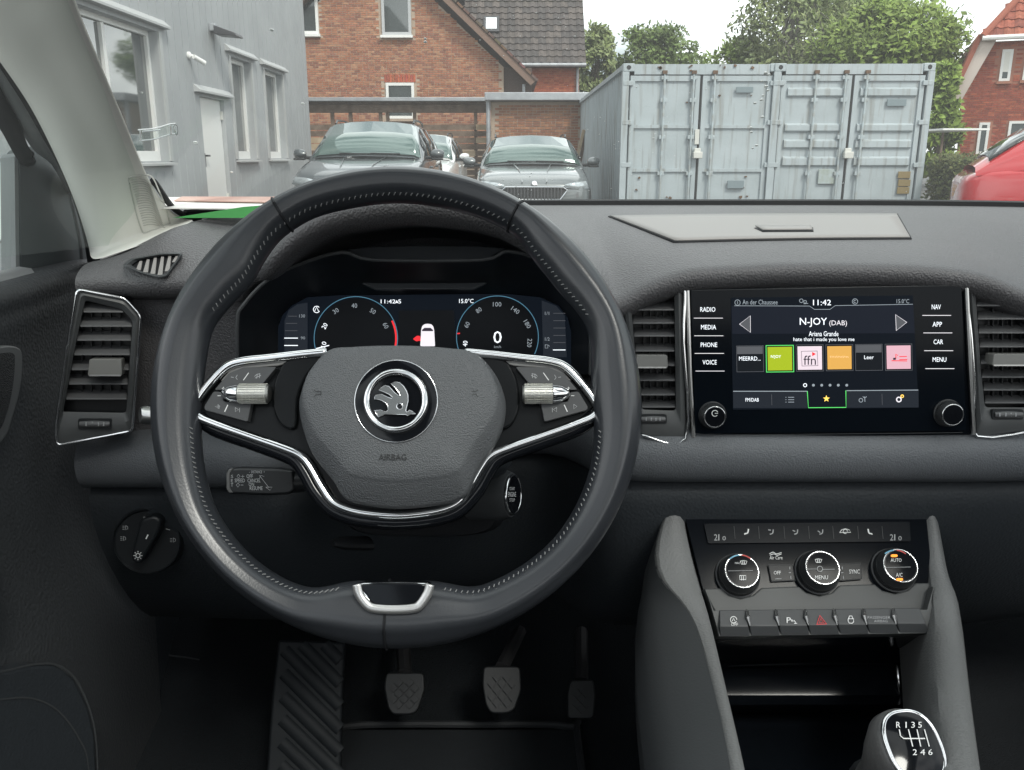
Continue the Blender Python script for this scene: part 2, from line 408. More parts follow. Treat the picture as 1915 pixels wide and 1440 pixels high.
ORG = [(.46, .13, .07), (.42, .11, .06), (.50, .16, .08), (.36, .09, .05)]
# ---------------------------------------------------------------- brick house with the dark roof
HY = 30.0
def hp(px, py, Y=HY): return PY(px, py, Y)
bh = thing('brick_house', 'tan brick house with steep gable and dark tiled roof behind the parked cars', 'house', (-3, HY + 3, 0))
xl, xr = hp(480, 200).x, hp(942, 200).x
ap = hp(700, -122); ev = hp(985, 152)              # apex and eave of the verge
slope = (ap.z - ev.z) / (ev.x - ap.x)
def gable_top(x): return ap.z - abs(x - ap.x) * slope - .25
wl = [(xl, 0), (xr, 0), (xr, gable_top(xr)), (ap.x, gable_top(ap.x)), (xl, gable_top(xl))]
wa = MB().prism([(x, HY, z) for x, z in wl], (0, .3, 0)).build('wall', 'mortar', bh, smooth=0)
wins = [(hp(713, 0).x, hp(768, 0).x, hp(740, 66).z, hp(740, -70).z), (hp(716, 0).x, hp(770, 0).x, hp(740, 222).z, hp(740, 155).z), (hp(560, 0).x, hp(594, 0).x, hp(590, 64).z, hp(590, -60).z)]
def ins(x, z):
    X, Z = xl + x, 1.5 + z
    if X > xr - .1 or Z > gable_top(X) - .03: return False
    return not any(a - .1 < X < c + .1 and z0 - .12 < Z < z1 + (.26 if k == 1 else .05) for k, (a, c, z0, z1) in enumerate(wins))
bricks((xl, HY - .001, 1.5), (1, 0, 0), (0, 0, 1), (0, -1, 0), ins, xr - xl, 8.0, TAN).build('bricks', 'brick', wa, smooth=0, kind='stuff')
for k, (a, c, z0, z1) in enumerate(wins):
    t = .09; fr = MB(); yy = HY - .03; m_ = 'grey_frame' if k < 1 else 'white_frame'
    fr.box((a + t / 2, yy, (z0 + z1) / 2), (t, .1, z1 - z0)).box((c - t / 2, yy, (z0 + z1) / 2), (t, .1, z1 - z0)).box(((a + c) / 2, yy, z1 - t / 2), (c - a - 2 * t, .1, t)).box(((a + c) / 2, yy, z0 + t / 2), (c - a - 2 * t, .1, t))
    w = fr.build('window', m_, bh, smooth=0)
    MB().box(((a + c) / 2, yy, (z0 + z1) / 2), (c - a - .1, .03, z1 - z0 - .1)).build('pane', 'house_glass', w, smooth=0)
    MB().box(((a + c) / 2, yy - .06, z0 - .05), (c - a + .1, .2, .08)).build('sill', 'white_frame' if k != 1 else 'mortar', w, smooth=0)
    if k == 1:                                          # soldier course over the lower window
        b = MB(); x = a - .05; rnd = random.Random(4)
        while x < c: b.box((x + .045, HY - .012, z1 + .14), (.075, .03, .24), col=tuple(q * rnd.uniform(.75, 1.1) for q in ORG[0])); x += .087
        b.build('soldier_course', 'brick', w, smooth=0, kind='stuff')
# roof of the gable wing: two slabs with a wooden verge
MB().prism([(ev.x + .15, HY - .45, ev.z - .12), (ap.x, HY - .45, ap.z + .03), (ap.x, HY - .45, ap.z + .30), (ev.x + .35, HY - .45, ev.z)], (0, 9, 0)).build('roof', 'render_dark', bh, smooth=0)
MB().prism([(2 * ap.x - ev.x - .15, HY - .45, ev.z - .12), (ap.x, HY - .45, ap.z + .03), (ap.x, HY - .45, ap.z + .30), (2 * ap.x - ev.x - .35, HY - .45, ev.z)], (0, 9, 0)).build('roof', 'render_dark', bh, smooth=0)
MB().prism([(ev.x + .12, HY - .5, ev.z - .16), (ap.x, HY - .5, ap.z - .02), (ap.x, HY - .5, ap.z + .20), (ev.x + .30, HY - .5, ev.z - .02)], (0, .048, 0)).build('verge_board', mat('verge', (.20, .13, .10), .8), bh, smooth=0)
rnd = random.Random(5)
b = MB()
for k in range(26):                                      # verge tiles stepping down the gable
    t0 = k / 26; x = ap.x + (ev.x + .3 - ap.x) * t0; z = ap.z + .3 - (ap.z + .3 - ev.z) * t0
    b.box((x + .14, HY - .42, z - .10), (.30, .26, .07), Matrix.Rotation(math.atan(slope), 3, 'Y'), tuple(q * rnd.uniform(.8, 1.2) for q in (.15, .085, .065)))
b.build('verge_tiles', 'tile', bh, smooth=0, kind='stuff')
MB().box((hp(962, 150).x, HY + 1.5, hp(962, 150).z - .55), (1.15, 2.8, 1.9)).build('eave_shade_box', 'render_dark', bh, smooth=0)  # dark box standing in for the shaded side under the eave
# main wing behind: orange brick wall and the dark tiled slope
MY = 35.0
x0, x1 = hp(975, 0, MY).x, hp(1086, 0, MY).x; ez = hp(1000, 116, MY).z
w2 = MB().box(((x0 + x1) / 2, MY + .15, ez / 2), (x1 - x0, .3, ez)).build('wall', 'mortar_red', bh, smooth=0); w2['label'] = 'orange brick wall of the rear wing'
bricks((x0, MY - .001, 2.2), (1, 0, 0), (0, 0, 1), (0, -1, 0), lambda x, z: 2.2 + z < ez - .05 and x < x1 - x0 - .1, x1 - x0, ez - 2.2, ORG, seed=8).build('bricks', 'brick', w2, smooth=0, kind='stuff')
wn = MB().box((hp(981, 0, MY).x, MY - .03, hp(980, 150, MY).z), (.5, .1, 1.3)).build('window', 'white_frame', bh, smooth=0)
MB().box((hp(981, 0, MY).x, MY - .085, hp(980, 150, MY).z), (.36, .03, 1.1)).build('pane', 'house_glass', wn, smooth=0)
ang = R(48); vx = Vector((0, math.cos(ang), math.sin(ang))); nx = Vector((0, -math.sin(ang), math.cos(ang)))
o_ = Vector((hp(800, 0, MY).x, MY - .45, ez - .1)); wdt = hp(1097, 0, MY).x - o_.x
sl_ = MB().prism([o_, o_ + Vector((wdt, 0, 0)), o_ + Vector((wdt, 0, 0)) + vx * 6.5, o_ + vx * 6.5], -nx * .2).build('roof', mat('roof_base', (.06, .055, .055), .9), bh, smooth=0); sl_['label'] = 'dark tiled slope of the rear wing'
tiles(o_, (1, 0, 0), vx, nx, lambda x, z: True, wdt - .05, 6.3, [(.105, .09, .085), (.085, .075, .072), (.125, .105, .095)]).build('roof_tiles', 'tile', sl_, smooth=0, kind='stuff')
def onroof(px, py):
    d = ray(px, py); t = (o_ - CAM).dot(nx) / d.dot(nx); return CAM + d * t
q = onroof(919, 49); Mr = Matrix((Vector((1, 0, 0)), vx, nx)).transposed()
sk = MB().box(q + nx * .06, (.62, .85, .14), Mr).build('skylight', 'dark_metal', sl_, bevel=.01)
MB().box(onroof(858, 4) + nx * .2, (.5, .5, .5), Mr).build('roof_hatch', 'dark_metal', sl_, bevel=.01)
skp = MB().box(q + nx * .14, (.42, .62, .03), Mr).build('skylight_pane', mat('sky_pane', (.75, .78, .80), .05, coat=1), sl_)
MB().tube([o_ + Vector((0, -.06, -.05)), o_ + Vector((wdt, -.06, -.05))], .07, 8).build('gutter', 'zinc', bh)
MB().tube([(hp(1082, 0, MY).x, MY - .1, ez), (hp(1082, 0, MY).x, MY - .1, .3)], .05, 8).build('downpipe', 'zinc', bh)
MB().tube([(hp(980, 0).x, HY - .1, ev.z - .1), (hp(980, 0).x, HY - .1, 0)], .05, 8).build('downpipe', 'zinc', bh)
# ---------------------------------------------------------------- brick garage beside the container
GY = 23.0
ga = thing('brick_garage', 'low flat roofed tan brick garage with grey fascia beside the long container', 'garage', (.2, GY + 2, 0))
x0, x1 = hp(917, 0, GY).x, hp(1098, 0, GY).x; zt = hp(1000, 190, GY).z; zf = hp(1000, 175, GY).z
gw = MB().box(((x0 + x1) / 2, GY + 2, zt / 2), (x1 - x0, 4, zt)).build('wall', 'mortar', ga, smooth=0)
bricks((x0, GY - .001, .3), (1, 0, 0), (0, 0, 1), (0, -1, 0), lambda x, z: z + .3 < zt - .06 and 0 <= x - .125 and x < x1 - x0 - .12, x1 - x0, zt - .3, [(.42, .19, .10), (.36, .16, .09), (.46, .22, .12), (.32, .14, .085)], seed=3).build('bricks', 'brick', gw, smooth=0, kind='stuff')
MB().box(((x0 + x1) / 2, GY + 1.9, (zt + zf) / 2 + .01), (x1 - x0 + .3, 4.5, zf - zt)).build('fascia', 'zinc', ga, bevel=.02)
MB().tube([(hp(912, 0, GY).x, GY - .12, zf), (hp(912, 0, GY).x, GY - .12, 0)], .055, 10).build('downpipe', 'zinc', ga)
# ---------------------------------------------------------------- old wooden fence and carport beam
FY = 24.5
fe = thing('wooden_fence', 'weathered grey brown wooden fence and beam in front of the brick house', 'fence', (hp(740, 0, FY).x, FY, 0))
fx0, fx1 = hp(560, 0, FY).x, hp(912, 0, FY).x
def fz(py): return hp(740, py, FY).z
MB().box(((fx0 + fx1) / 2, FY - .2, fz(187)), (fx1 - fx0, .35, fz(183) - fz(190))).build('roof_edge', 'zinc', fe, bevel=.01)
MB().box(((fx0 + fx1) / 2, FY, fz(203)), (fx1 - fx0, .12, fz(196) - fz(211))).build('beam', 'wood_old', fe, bevel=.01)
MB().box(((fx0 + fx1) / 2, FY + 1.3, fz(192)), (fx1 - fx0, 2.8, .06)).build('carport_roof', 'wood_old', fe)
posts = [hp(x, 0, FY).x for x in (610, 645, 703, 717, 769, 887)]
for x in posts: MB().box((x, FY + .03, fz(200) / 2), (.09, .09, fz(200))).build('post', 'wood_old', fe)
rnd = random.Random(11); bays = [fx0, posts[0], posts[2], posts[4], posts[5], hp(918, 0, FY).x]
for a, c in zip(bays, bays[1:]):
    z = .08
    while z < fz(236):
        MB().box(((a + c) / 2, FY - .05 - rnd.random() * .015, z + .075), (c - a - .015, .025, .148), Matrix.Rotation(rnd.uniform(-.004, .004), 3, 'Y')).build('plank', 'wood_old' if rnd.random() > .12 else 'wood_pale', fe)
        z += .172
bo = thing('leaning_boards', 'pale timber boards leaning between the container side and the silver car', 'boards', (hp(1083, 0, 22).x, 22, 0))
q = hp(1083, 272, 21.5)
MB().tube([(q.x - .28, 21.6, .02), (q.x + .10, 21.4, hp(1083, 243, 21.5).z)], .05, 4).build('board', 'wood_pale', bo)
MB().tube([(q.x - .1, 21.75, .02), (q.x + .16, 21.5, hp(1083, 240, 21.5).z)], .05, 4).build('board', 'wood_old', bo)
MB().tube([(q.x + .25, 21.75, .02), (q.x + .16, 21.3, hp(1083, 240, 21.5).z)], .05, 4).build('board', 'wood_old', bo)

# ---------------------------------------------------------------- shipping containers
def container(label, loc, rz, kind, door_col='box_paint'):
    t = thing('shipping_container', label, 'container', loc, rz, 'shipping containers side by side'); w, h, ln = 2.44, 2.487, 12.19; hw = w / 2
    # corrugated sides and roof
    b = MB()
    for sx in (-1, 1):
        ys = []; y = .12; k = 0
        prof = []
        while y < ln - .12: prof += [(y, 0), (y + .07, .036), (y + .14, .036), (y + .21, 0)]; y += .28
        rows = [[(sx * (hw - .04 + (d_ - .036)), yy, z) for yy, d_ in prof] for z in (.16, h - .06)]
        b.loft(rows)
    b.box((0, ln / 2, h - .03), (w - .1, ln - .2, .02)).box((0, ln / 2, .14), (w - .1, ln - .1, .04)).box((0, ln - .03, h / 2), (w - .1, .04, h - .1))
    b.build('side_wall', 'box_paint', t, world=False, smooth=20)
    fr = MB()
    for sx in (-1, 1):
        fr.box((sx * (hw - .05), .06, h / 2), (.10, .12, h - .24)).box((sx * (hw - .04), ln - .06, h / 2), (.08, .12, h - .24))
        fr.box((sx * (hw - .03), ln / 2, h - .05), (.06, ln - .36, .07)).box((sx * (hw - .03), ln / 2, .10), (.06, ln - .36, .16))
    fr.box((0, .07, h - .085), (w - .36, .10, .15)).box((0, .07, .09), (w - .36, .10, .13))
    fr.build('frame', 'box_paint', t, world=False, smooth=0)
    for sx in (-1, 1):
        for z in (.06, h - .06):
            for yy in (.09, ln - .09):
                c = MB().box((sx * (hw - .09), yy, z), (.178, .178, .118)).build('corner_casting', 'box_paint', t, world=False, bevel=.012)
                if yy < 1: MB().lathe((sx * (hw - .09), yy - .0885, z), (0, -1, 0), [(.035, -.002), (.035, .001), (.001, .0015)], 14).build('casting_hole', 'car_black', c, world=False)
    lw = (w - .24) / 2
    for sx in (-1, 1):
        cx = sx * (lw / 2 + .006)
        d_ = MB(); z0, z1 = .17, h - .175
        d_.box((cx, .075, (z0 + z1) / 2), (lw - .012, .03, z1 - z0))
        rail = []
        for zz in (z0 + .04, z1 - .04): d_.box((cx, .05, zz), (lw - .03, .04, .08))
        for xx in (cx - lw / 2 + .05, cx + lw / 2 - .05): d_.box((xx, .05, (z0 + z1) / 2), (.07, .04, z1 - z0 - .16))
        if kind == 0:
            for zz in (.90, 1.56): d_.box((cx, .046, zz), (lw - .16, .035, .05))
        else:
            for zz, hh in ((.95, .16), (1.22, .15), (1.47, .14), (1.99, .15)):
                x_ = cx
                d_.add([(x_ - lw / 2 + .12, .059, zz), (x_ + lw / 2 - .12, .059, zz), (x_ + lw / 2 - .12, .018, zz + .03), (x_ - lw / 2 + .12, .018, zz + .03), (x_ + lw / 2 - .12, .018, zz + hh - .03), (x_ - lw / 2 + .12, .018, zz + hh - .03), (x_ + lw / 2 - .12, .059, zz + hh), (x_ - lw / 2 + .12, .059, zz + hh)],
                       [(0, 1, 2, 3), (3, 2, 4, 5), (5, 4, 6, 7), (0, 3, 5, 7), (1, 6, 4, 2)])
        dd = d_.build('door', 'box_paint', t, world=False, smooth=0)
        for xx in ((cx - .28 * sx * 1, cx + .33 * -sx) if sx < 0 else (cx - .40,)):
            pass
        bars = (cx - .02, cx + .43) if sx < 0 else (cx - .36,)
        for xx in bars:
            lb = MB().tube([(xx, -.005, .12), (xx, -.005, h - .10)], .019, 10).build('locking_bar', 'steel_bar' if 'steel_bar' in MATS else 'box_paint', dd, world=False)
            for zz in (.30, .85, 1.4, 1.95, 2.28): MB().box((xx, .012, zz), (.10, .05, .06)).build('bar_bracket', 'box_paint', dd, world=False, bevel=.006)
            MB().box((xx, .0, .13), (.07, .07, .05)).build('cam_keeper', 'rust', dd, world=False); MB().box((xx, .0, h - .13), (.07, .07, .05)).build('cam_keeper', 'rust', dd, world=False)
        hx = sx * (hw - .09)
        for zz in (.35, .98, 1.62, 2.2): MB().box((hx, .012, zz), (.15, .035, .07)).build('hinge', 'box_paint', dd, world=False, bevel=.006)
    MB().box((0, .045, h / 2), (.022, .02, h - .36)).build('door_seal', 'rubber', t, world=False)
    MB().box((-.02 if kind == 0 else .0, -.06, 1.13), (.14, .09, .10)).box((-.02 if kind == 0 else 0, -.02, 1.20), (.10, .06, .07)).build('lock_box', 'steel_white', t, world=False, bevel=.01)
    return t
MATS['steel_bar'] = mat('steel_bar_', (.44, .51, .54), .45, metal=.2, var=(9, (.36, .38, .37)))
CY0 = 13.92
cA = container('pale blue shipping container with flat ribbed doors, nearest to the parked silver car', (hp(1321, 0, CY0).x, CY0, 0), 0, 0)
cB = container('pale blue shipping container with recessed door panels, next to the hedge', (hp(1612, 0, CY0 - .05).x, CY0 - .05, 0), R(-1.2), 1)
for t, lst in ((cA, ((1392, 168, 30, 10, 'box_dark'), (1375, 345, 30, 14, 'box_dark'), (1303, 256, 8, 26, 'steel_white'))), (cB, ((1676, 192, 34, 12, 'box_dark'), (1690, 327, 22, 12, 'card_brown'), (1690, 342, 22, 12, 'card_brown'), (1688, 356, 22, 12, 'card_brown'), (1547, 330, 34, 26, 'rust_film')))):
    for px, py, w_, h_, m_ in lst:
        if m_ == 'rust_film': m_ = mat('rust_film_', (.33, .37, .33), .8, var=(14, (.40, .46, .47)))
        q = hp(px, py, CY0 + .03 if t is cA else CY0 - .012 - (px - 1612) * .00016); MB().box((q.x, q.y - .015, q.z), (w_ * CY0 / F, .02, h_ * CY0 / F)).build('plate', m_, t, bevel=.004)
# rust blooms: flat streaks on the frames
rnd = random.Random(21)
for t, x_lo, x_hi in ((cA, 1190, 1460), (cB, 1475, 1750)):
    b = MB()
    for k in range(26):
        px, py = rnd.uniform(x_lo, x_hi), rnd.choice([rnd.uniform(120, 128), rnd.uniform(325, 378), rnd.uniform(120, 378)])
        q = hp(px, py, CY0 + .036 if py > 132 else CY0 - .003); s_ = rnd.uniform(.008, .028); n_ = 7
        b.prism([(q.x + math.cos(2 * math.pi * j / n_) * s_ * rnd.uniform(.5, 1.6), q.y - .0, q.z + math.sin(2 * math.pi * j / n_) * s_ * rnd.uniform(.4, 1.2)) for j in range(n_)], (0, .02, 0))
    b.build('rust_flakes', 'rust', t, kind='stuff')

# ---------------------------------------------------------------- cars in the yard
def car(name, label, loc, rz, Wd, H, Ln, paint, grp, red=False):
    t = thing(name, label, 'car', loc, rz, grp); h = Wd / 2; k = (H - .98) / .68        # k: greenhouse height against the tall car
    zb = H * .635; hf = .80 * H / 1.66                                                  # belt height, bonnet nose height
    def st(y, w, z0, zm, ws, zs, zt, zc):
        half = [(0, z0), (w * .55, z0), (w * .93, z0 + .02), (w * .985, z0 + .16), (w, zm), (w * .99, (zm + zs) / 2), (ws, zs), (ws * .90, zt), (ws * .62, (zt + zc) / 2 + .012), (ws * .3, zc), (0, zc + .004)]
        return [(x, y, z) for x, z in half] + [(-x, y, z) for x, z in half[-2:0:-1]]
    body = [st(-.03, h * .60, .34, .5, h * .58, hf - .14, hf - .08, hf - .05), st(.02, h * .78, .26, .5, h * .76, hf - .06, hf - .01, hf + .03), st(.16, h * .90, .22, .52, h * .87, hf + .02, hf + .08, hf + .10), st(.42, h * .97, .22, .55, h * .93, hf + .09, hf + .14, hf + .17),
            st(.95, h * .995, .22, .6, h * .945, zb - .07, zb - .02, zb + .0), st(1.32, h, .22, .62, h * .955, zb - .01, zb + .02, zb + .035), st(1.9, h, .22, .62, h * .965, zb + .01, zb + .02, zb + .02), st(Ln - 1.2, h, .22, .62, h * .965, zb + .04, zb + .05, zb + .05),
            st(Ln - .45, h * .985, .24, .62, h * .95, zb + .05, zb + .07, zb + .07), st(Ln - .12, h * .93, .28, .6, h * .90, zb + .0, zb + .02, zb + .02), st(Ln, h * .80, .36, .58, h * .78, zb - .12, zb - .08, zb - .08)]
    MB().loft(body, True, True).build('body', paint, t, world=False, sub=2, smooth=60)
    # greenhouse
    ry0, ry1 = 1.30, 2.12
    def gs(y, wb, z_b, wr, zr, zc):
        wr = wr * 1.05; return [(wb, y, z_b), (wb * .5 + wr * .5 + .025, y, (z_b + zr) / 2), (wr, y, zr - .05), (wr * .86, y, zr), (wr * .5, y, zr + (zc - zr) * .7), (0, y, zc), (-wr * .5, y, zr + (zc - zr) * .7), (-wr * .86, y, zr), (-wr, y, zr - .05), (-wb * .5 - wr * .5 - .025, y, (z_b + zr) / 2), (-wb, y, z_b)]
    G = [gs(ry0, h * .90, zb - .03, h * .86, zb + .03, zb + .06), gs(ry1, h * .95, zb, h * .70, H - .06, H - .015), gs(2.9, h * .95, zb + .02, h * .71, H - .045, H), gs(Ln - 1.1, h * .95, zb + .04, h * .69, H - .07, H - .02), gs(Ln - .62, h * .93, zb + .05, h * .66, H - .14, H - .08), gs(Ln - .14, h * .88, zb - .02, h * .80, zb + .06, zb + .08)]
    MB().loft(G).build('cabin', paint, t, world=False, smooth=50)
    def lerp(a, c, f): return Vector(a).lerp(Vector(c), f)
    def pane(name, r0, r1, f0, f1, i0, i1, e0, e1, m, push):
        A = [lerp(G[r0][i], G[r1][i], f0) for i in range(i0, i1 + 1)]; B = [lerp(G[r0][i], G[r1][i], f1) for i in range(i0, i1 + 1)]
        for Q in (A, B):
            Q[0] = lerp(Q[0], Q[1], e0); Q[-1] = lerp(Q[-1], Q[-2], e1)
        mid = [lerp(a, c, .5) + Vector(push) * 1.6 for a, c in zip(A, B)]
        A = [q + Vector(push) for q in A]; B = [q + Vector(push) for q in B]
        return MB().loft([A, mid, B]).build(name, m, t, world=False, smooth=60, solid=.004)
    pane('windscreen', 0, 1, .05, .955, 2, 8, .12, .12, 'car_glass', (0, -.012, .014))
    pane('rear_window', 4, 5, .08, .75, 2, 8, .3, .3, 'car_glass_dark', (0, .012, .012))
    for (i0, e0, e1, sx) in ((0, .16, .12, 1), (8, .12, .16, -1)):
        for r0, r1, f0, f1 in ((0, 1, .55, .96), (1, 2, .04, .95), (2, 3, .06, .97), (3, 4, .06, .85)):
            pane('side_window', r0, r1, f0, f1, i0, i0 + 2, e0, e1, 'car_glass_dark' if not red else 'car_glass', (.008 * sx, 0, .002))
    for sx in (-1, 1):
        m0 = Vector((sx * (h + .02), 1.52, zb + .07))
        rows = []
        for f_, s_ in ((0, .45), (.25, .9), (.6, 1), (.88, .8), (1, .4)):
            c = m0 + Vector((sx * .20 * f_, .03 * f_, .02)); rows.append([c + Vector((0, math.cos(a) * .07 * s_, math.sin(a) * .075 * s_ + .01 * math.sin(2 * a))) for a in [2 * math.pi * j / 12 for j in range(12)]])
        mr = MB().loft(rows, True, True).build('mirror', paint if name != 'white_car' else 'paint_white', t, world=False, smooth=60)
        MB().tube([(sx * h * .93, 1.52, zb + .03), m0 + Vector((sx * .05, 0, -.03))], .028, 6).build('mirror_foot', 'car_black', mr, world=False)
        MB().box(m0 + Vector((sx * .10, -.02, -.055)), (.17, .10, .035)).build('mirror_base', 'car_black', mr, world=False, bevel=.012)
        # headlight, wheel and roof rail
        hx, hz = h * .76, hf - .02
        MB().add([(sx * h * .50, -.045, hz - .03), (sx * h * .72, .035, hz - .075), (sx * h * .90, .17, hz - .05), (sx * h * .925, .36, hz + .055), (sx * h * .84, .14, hz + .055), (sx * h * .66, .02, hz + .045), (sx * h * .50, -.035, hz + .012)],
                 [(0, 1, 5, 6), (1, 2, 4, 5), (2, 3, 4)]).build('headlight', 'lamp_glass', t, world=False, solid=.03)
        MB().tube([(sx * h * .66, ry1 + .10, H - .05), (sx * h * .66, ry1 + .22, H + .00), (sx * h * .67, 2.9, H + .015), (sx * h * .66, Ln - 1.2, H - .01), (sx * h * .64, Ln - 1.0, H - .06)], .016, 6).build('roof_rail', 'car_black', t, world=False)
        MB().tube([(sx * h * .94, 1.42, zb + .012), (sx * h * .97, 2.3, zb + .03), (sx * h * .965, Ln - .9, zb + .06)], .010, 5).build('window_trim', 'car_black', t, world=False)
        MB().box((sx * (h * .985), 2.95, zb - .10), (.04, .18, .035)).build('door_handle', paint, t, world=False, bevel=.012)
        MB().box((sx * (h * .985), 2.0, zb - .11), (.04, .18, .035)).build('door_handle', paint, t, world=False, bevel=.012)
        for yy in (.85, Ln - .9):
            w_ = MB().lathe((sx * (h - .20), yy, .33), (sx, 0, 0), [(.20, 0), (.31, 0), (.33, .04), (.33, .17), (.30, .205), (.22, .21)], 28).build('wheel', 'rubber', t, world=False)
            MB().lathe((sx * (h - .02), yy, .33), (sx, 0, 0), [(.225, 0), (.20, .012), (.06, .02), (.05, .03)], 20).build('rim', 'car_chrome', w_, world=False)
        MB().tube([(sx * h * .20, -.02, hf + .095 - .07), (sx * h * .24, .5, hf + .19), (sx * h * .34, 1.28, zb + .055)], .012, 6, flat=.5).build('bonnet_crease', paint, t, world=False)
    # grille with vertical bars, emblem, number plate recess, wipers
    gz = hf - .13; go = [(-h * .48, gz + .085), (h * .48, gz + .085), (h * .54, gz + .04), (h * .42, gz - .10), (-h * .42, gz - .10), (-h * .54, gz + .04)]
    gr = MB().prism([(x, -.075 + abs(x) * .05, z) for x, z in go], (0, .08, 0)).build('grille', 'car_black', t, world=False)
    for j in range(17):
        x = (j - 8) / 8 * h * .44; MB().box((x, -.078 + abs(x) * .05, gz - .008), (.018, .02, .16)).build('grille_bar', 'dark_metal', gr, world=False)
    MB().tube([(x, -.08 + abs(x) * .05, z) for x, z in go], .013, 6, True).build('grille_surround', 'car_chrome' if name != 'white_car' else 'dark_metal', gr, world=False)
    MB().box((0, -.09, gz - .25), (.52, .02, .11)).build('plate_holder', 'dark_metal', t, world=False)
    em = MB().lathe((0, -.005, hf - .005), (0, -.8, .6), [(.045, 0), (.045, .022), (.036, .03), (.001, .031)], 24).build('emblem', 'car_chrome', t, world=False)
    for sx in (-.05, .42): MB().tube([(sx, 1.26, zb + .085), (sx + .1, 1.27, zb + .09), (sx - .35, 1.30, zb + .10)], .010, 5).build('wiper', 'car_black', t, world=False)
    MB().box((-.02, 1.98, H - .16), (.20, .04, .07)).build('mirror_sensor', 'car_black', t, world=False, bevel=.01)
    if red:
        for sx in (-1, 1):
            MB().lathe((sx * h * .997, Ln - .92, zb - .22), (sx, 0, 0), [(.10, -.02), (.10, .004), (.09, .007), (.001, .008)], 24).build('fuel_flap', paint, t, world=False)
    return t
car('grey_car', 'dark grey tall car parked facing us beside the grey building', (-2.22, 12.1, 0), R(-.5), 1.88, 1.665, 4.7, 'paint_grey', 'cars parked in the yard')
car('white_car', 'white car mostly hidden behind the dark grey tall car', (hp(752, 0, 17.5).x, 17.2, 0), R(-2), 1.80, 1.59, 4.4, 'paint_white', 'cars parked in the yard')
car('silver_car', 'silver grey estate car parked facing us beside the long container side', (hp(1001, 0, 13.4).x, 13.2, 0), R(.5), 1.83, 1.475, 4.69, 'paint_silver', 'cars parked in the yard')
car('red_car', 'red estate car at the right edge in front of the hedge', (8.80, 7.75, 0), R(67), 1.83, 1.49, 4.4, 'paint_red', 'cars parked in the yard', red=True)

# ---------------------------------------------------------------- red brick house on the right
RB = Plane(PY(1793, 290, 30), (-.42, -1, 0)); rh = thing('red_brick_house', 'red brick house with half hipped tiled roof at the right edge', 'house', tuple(RB.o * 1.0 - Vector((0, 0, RB.o.z))))
def ru(px, py): return RB.uv(px, py)
out_ = [ru(1793, 300), ru(1797, 188), ru(1846, 78), (ru(1915, 58)[0] + 3.5, ru(1846, 78)[1]), (ru(1915, 58)[0] + 3.5, ru(1793, 300)[1])]
out_[0] = (out_[0][0], -1.1); out_[-1] = (out_[-1][0], -1.1)
wa = MB().prism([RB.w(u, v) for u, v in out_], -RB.n * .3).build('wall', 'mortar_red', rh, smooth=0)
wr = [(*ru(1867, 152), *ru(1896, 92)), (*ru(1911, 150), *ru(1942, 85)), (*ru(1824, 288), *ru(1852, 229)), (*ru(1879, 286), *ru(1936, 226))]
e_l, e_t = out_[1], out_[2]
def insr(u, v):
    U, V = u + out_[0][0], v - 1.1
    if V > e_t[1] - .05: return False
    if V > e_l[1] and U < e_l[0] + (V - e_l[1]) * (e_t[0] - e_l[0]) / (e_t[1] - e_l[1]) + .1: return False
    return not any(a - .12 < U < c + .12 and b_ - .1 < V < d_ + .06 for a, b_, c, d_ in wr)
bricks(RB.w(out_[0][0], -1.1, .001), RB.u, RB.v, RB.n, insr, 6.2, e_t[1] + 1.1, [(.42, .10, .06), (.36, .085, .05), (.47, .13, .07), (.32, .08, .055)], seed=6).build('bricks', 'brick', wa, smooth=0, kind='stuff')
for k, (a, b_, c, d_) in enumerate(wr):
    t = .08; fr = MB()
    def rb(u0, u1, v0, v1, o0, o1): fr.prism([RB.w(u0, v0, o0), RB.w(u1, v0, o0), RB.w(u1, v1, o0), RB.w(u0, v1, o0)], RB.n * (o1 - o0))
    rb(a, a + t, b_, d_, .0, .06); rb(c - t, c, b_, d_, 0, .06); rb(a + t, c - t, d_ - t, d_, 0, .06); rb(a + t, c - t, b_, b_ + t, 0, .06)
    w = fr.build('window', 'white_frame', rh, smooth=0)
    MB().prism([RB.w(a + .05, b_ + .05, .02), RB.w(c - .05, b_ + .05, .02), RB.w(c - .05, d_ - .05, .02), RB.w(a + .05, d_ - .05, .02)], RB.n * .01).build('pane', 'house_glass', w)
    if k < 2: MB().prism([RB.w(a + .07, b_ + (.28 if k == 0 else .3), .035), RB.w(c - .07, b_ + .28, .035), RB.w(c - .07, d_ - .07, .035), RB.w(a + .07, d_ - .07, .035)], RB.n * .02).build('roller_blind', 'blind', w)
    MB().prism([RB.w(a - .06, b_ - .09, .0), RB.w(c + .06, b_ - .09, 0), RB.w(c + .06, b_ - .01, 0), RB.w(a - .06, b_ - .01, 0)], RB.n * .12).build('sill', 'mortar_red', w)
# verge soffit, hip roof and gutter
va, vb = ru(1773, 203), ru(1834, 74)
MB().prism([RB.w(va[0], va[1], .35), RB.w(vb[0], vb[1], .35), RB.w(vb[0] + .45, vb[1] - .02, .35), RB.w(out_[1][0], out_[1][1], .35), RB.w(out_[1][0], va[1], .35)], -RB.n * .33).build('soffit', mat('soffit', (.55, .47, .42), .7), rh, smooth=0)
MB().prism([RB.w(va[0], va[1], .42), RB.w(vb[0], vb[1], .42), RB.w(vb[0] - .10, vb[1] + .14, .42), RB.w(va[0] - .14, va[1] + .03, .42)], -RB.n * 8).build('roof', mat('red_tile_base', (.30, .09, .055), .8), rh, smooth=0)
hv = (RB.v * math.sin(R(52)) - RB.n * math.cos(R(52))).normalized(); hn = (RB.v * math.cos(R(52)) + RB.n * math.sin(R(52))).normalized()
h0 = RB.w(vb[0], vb[1], .5)
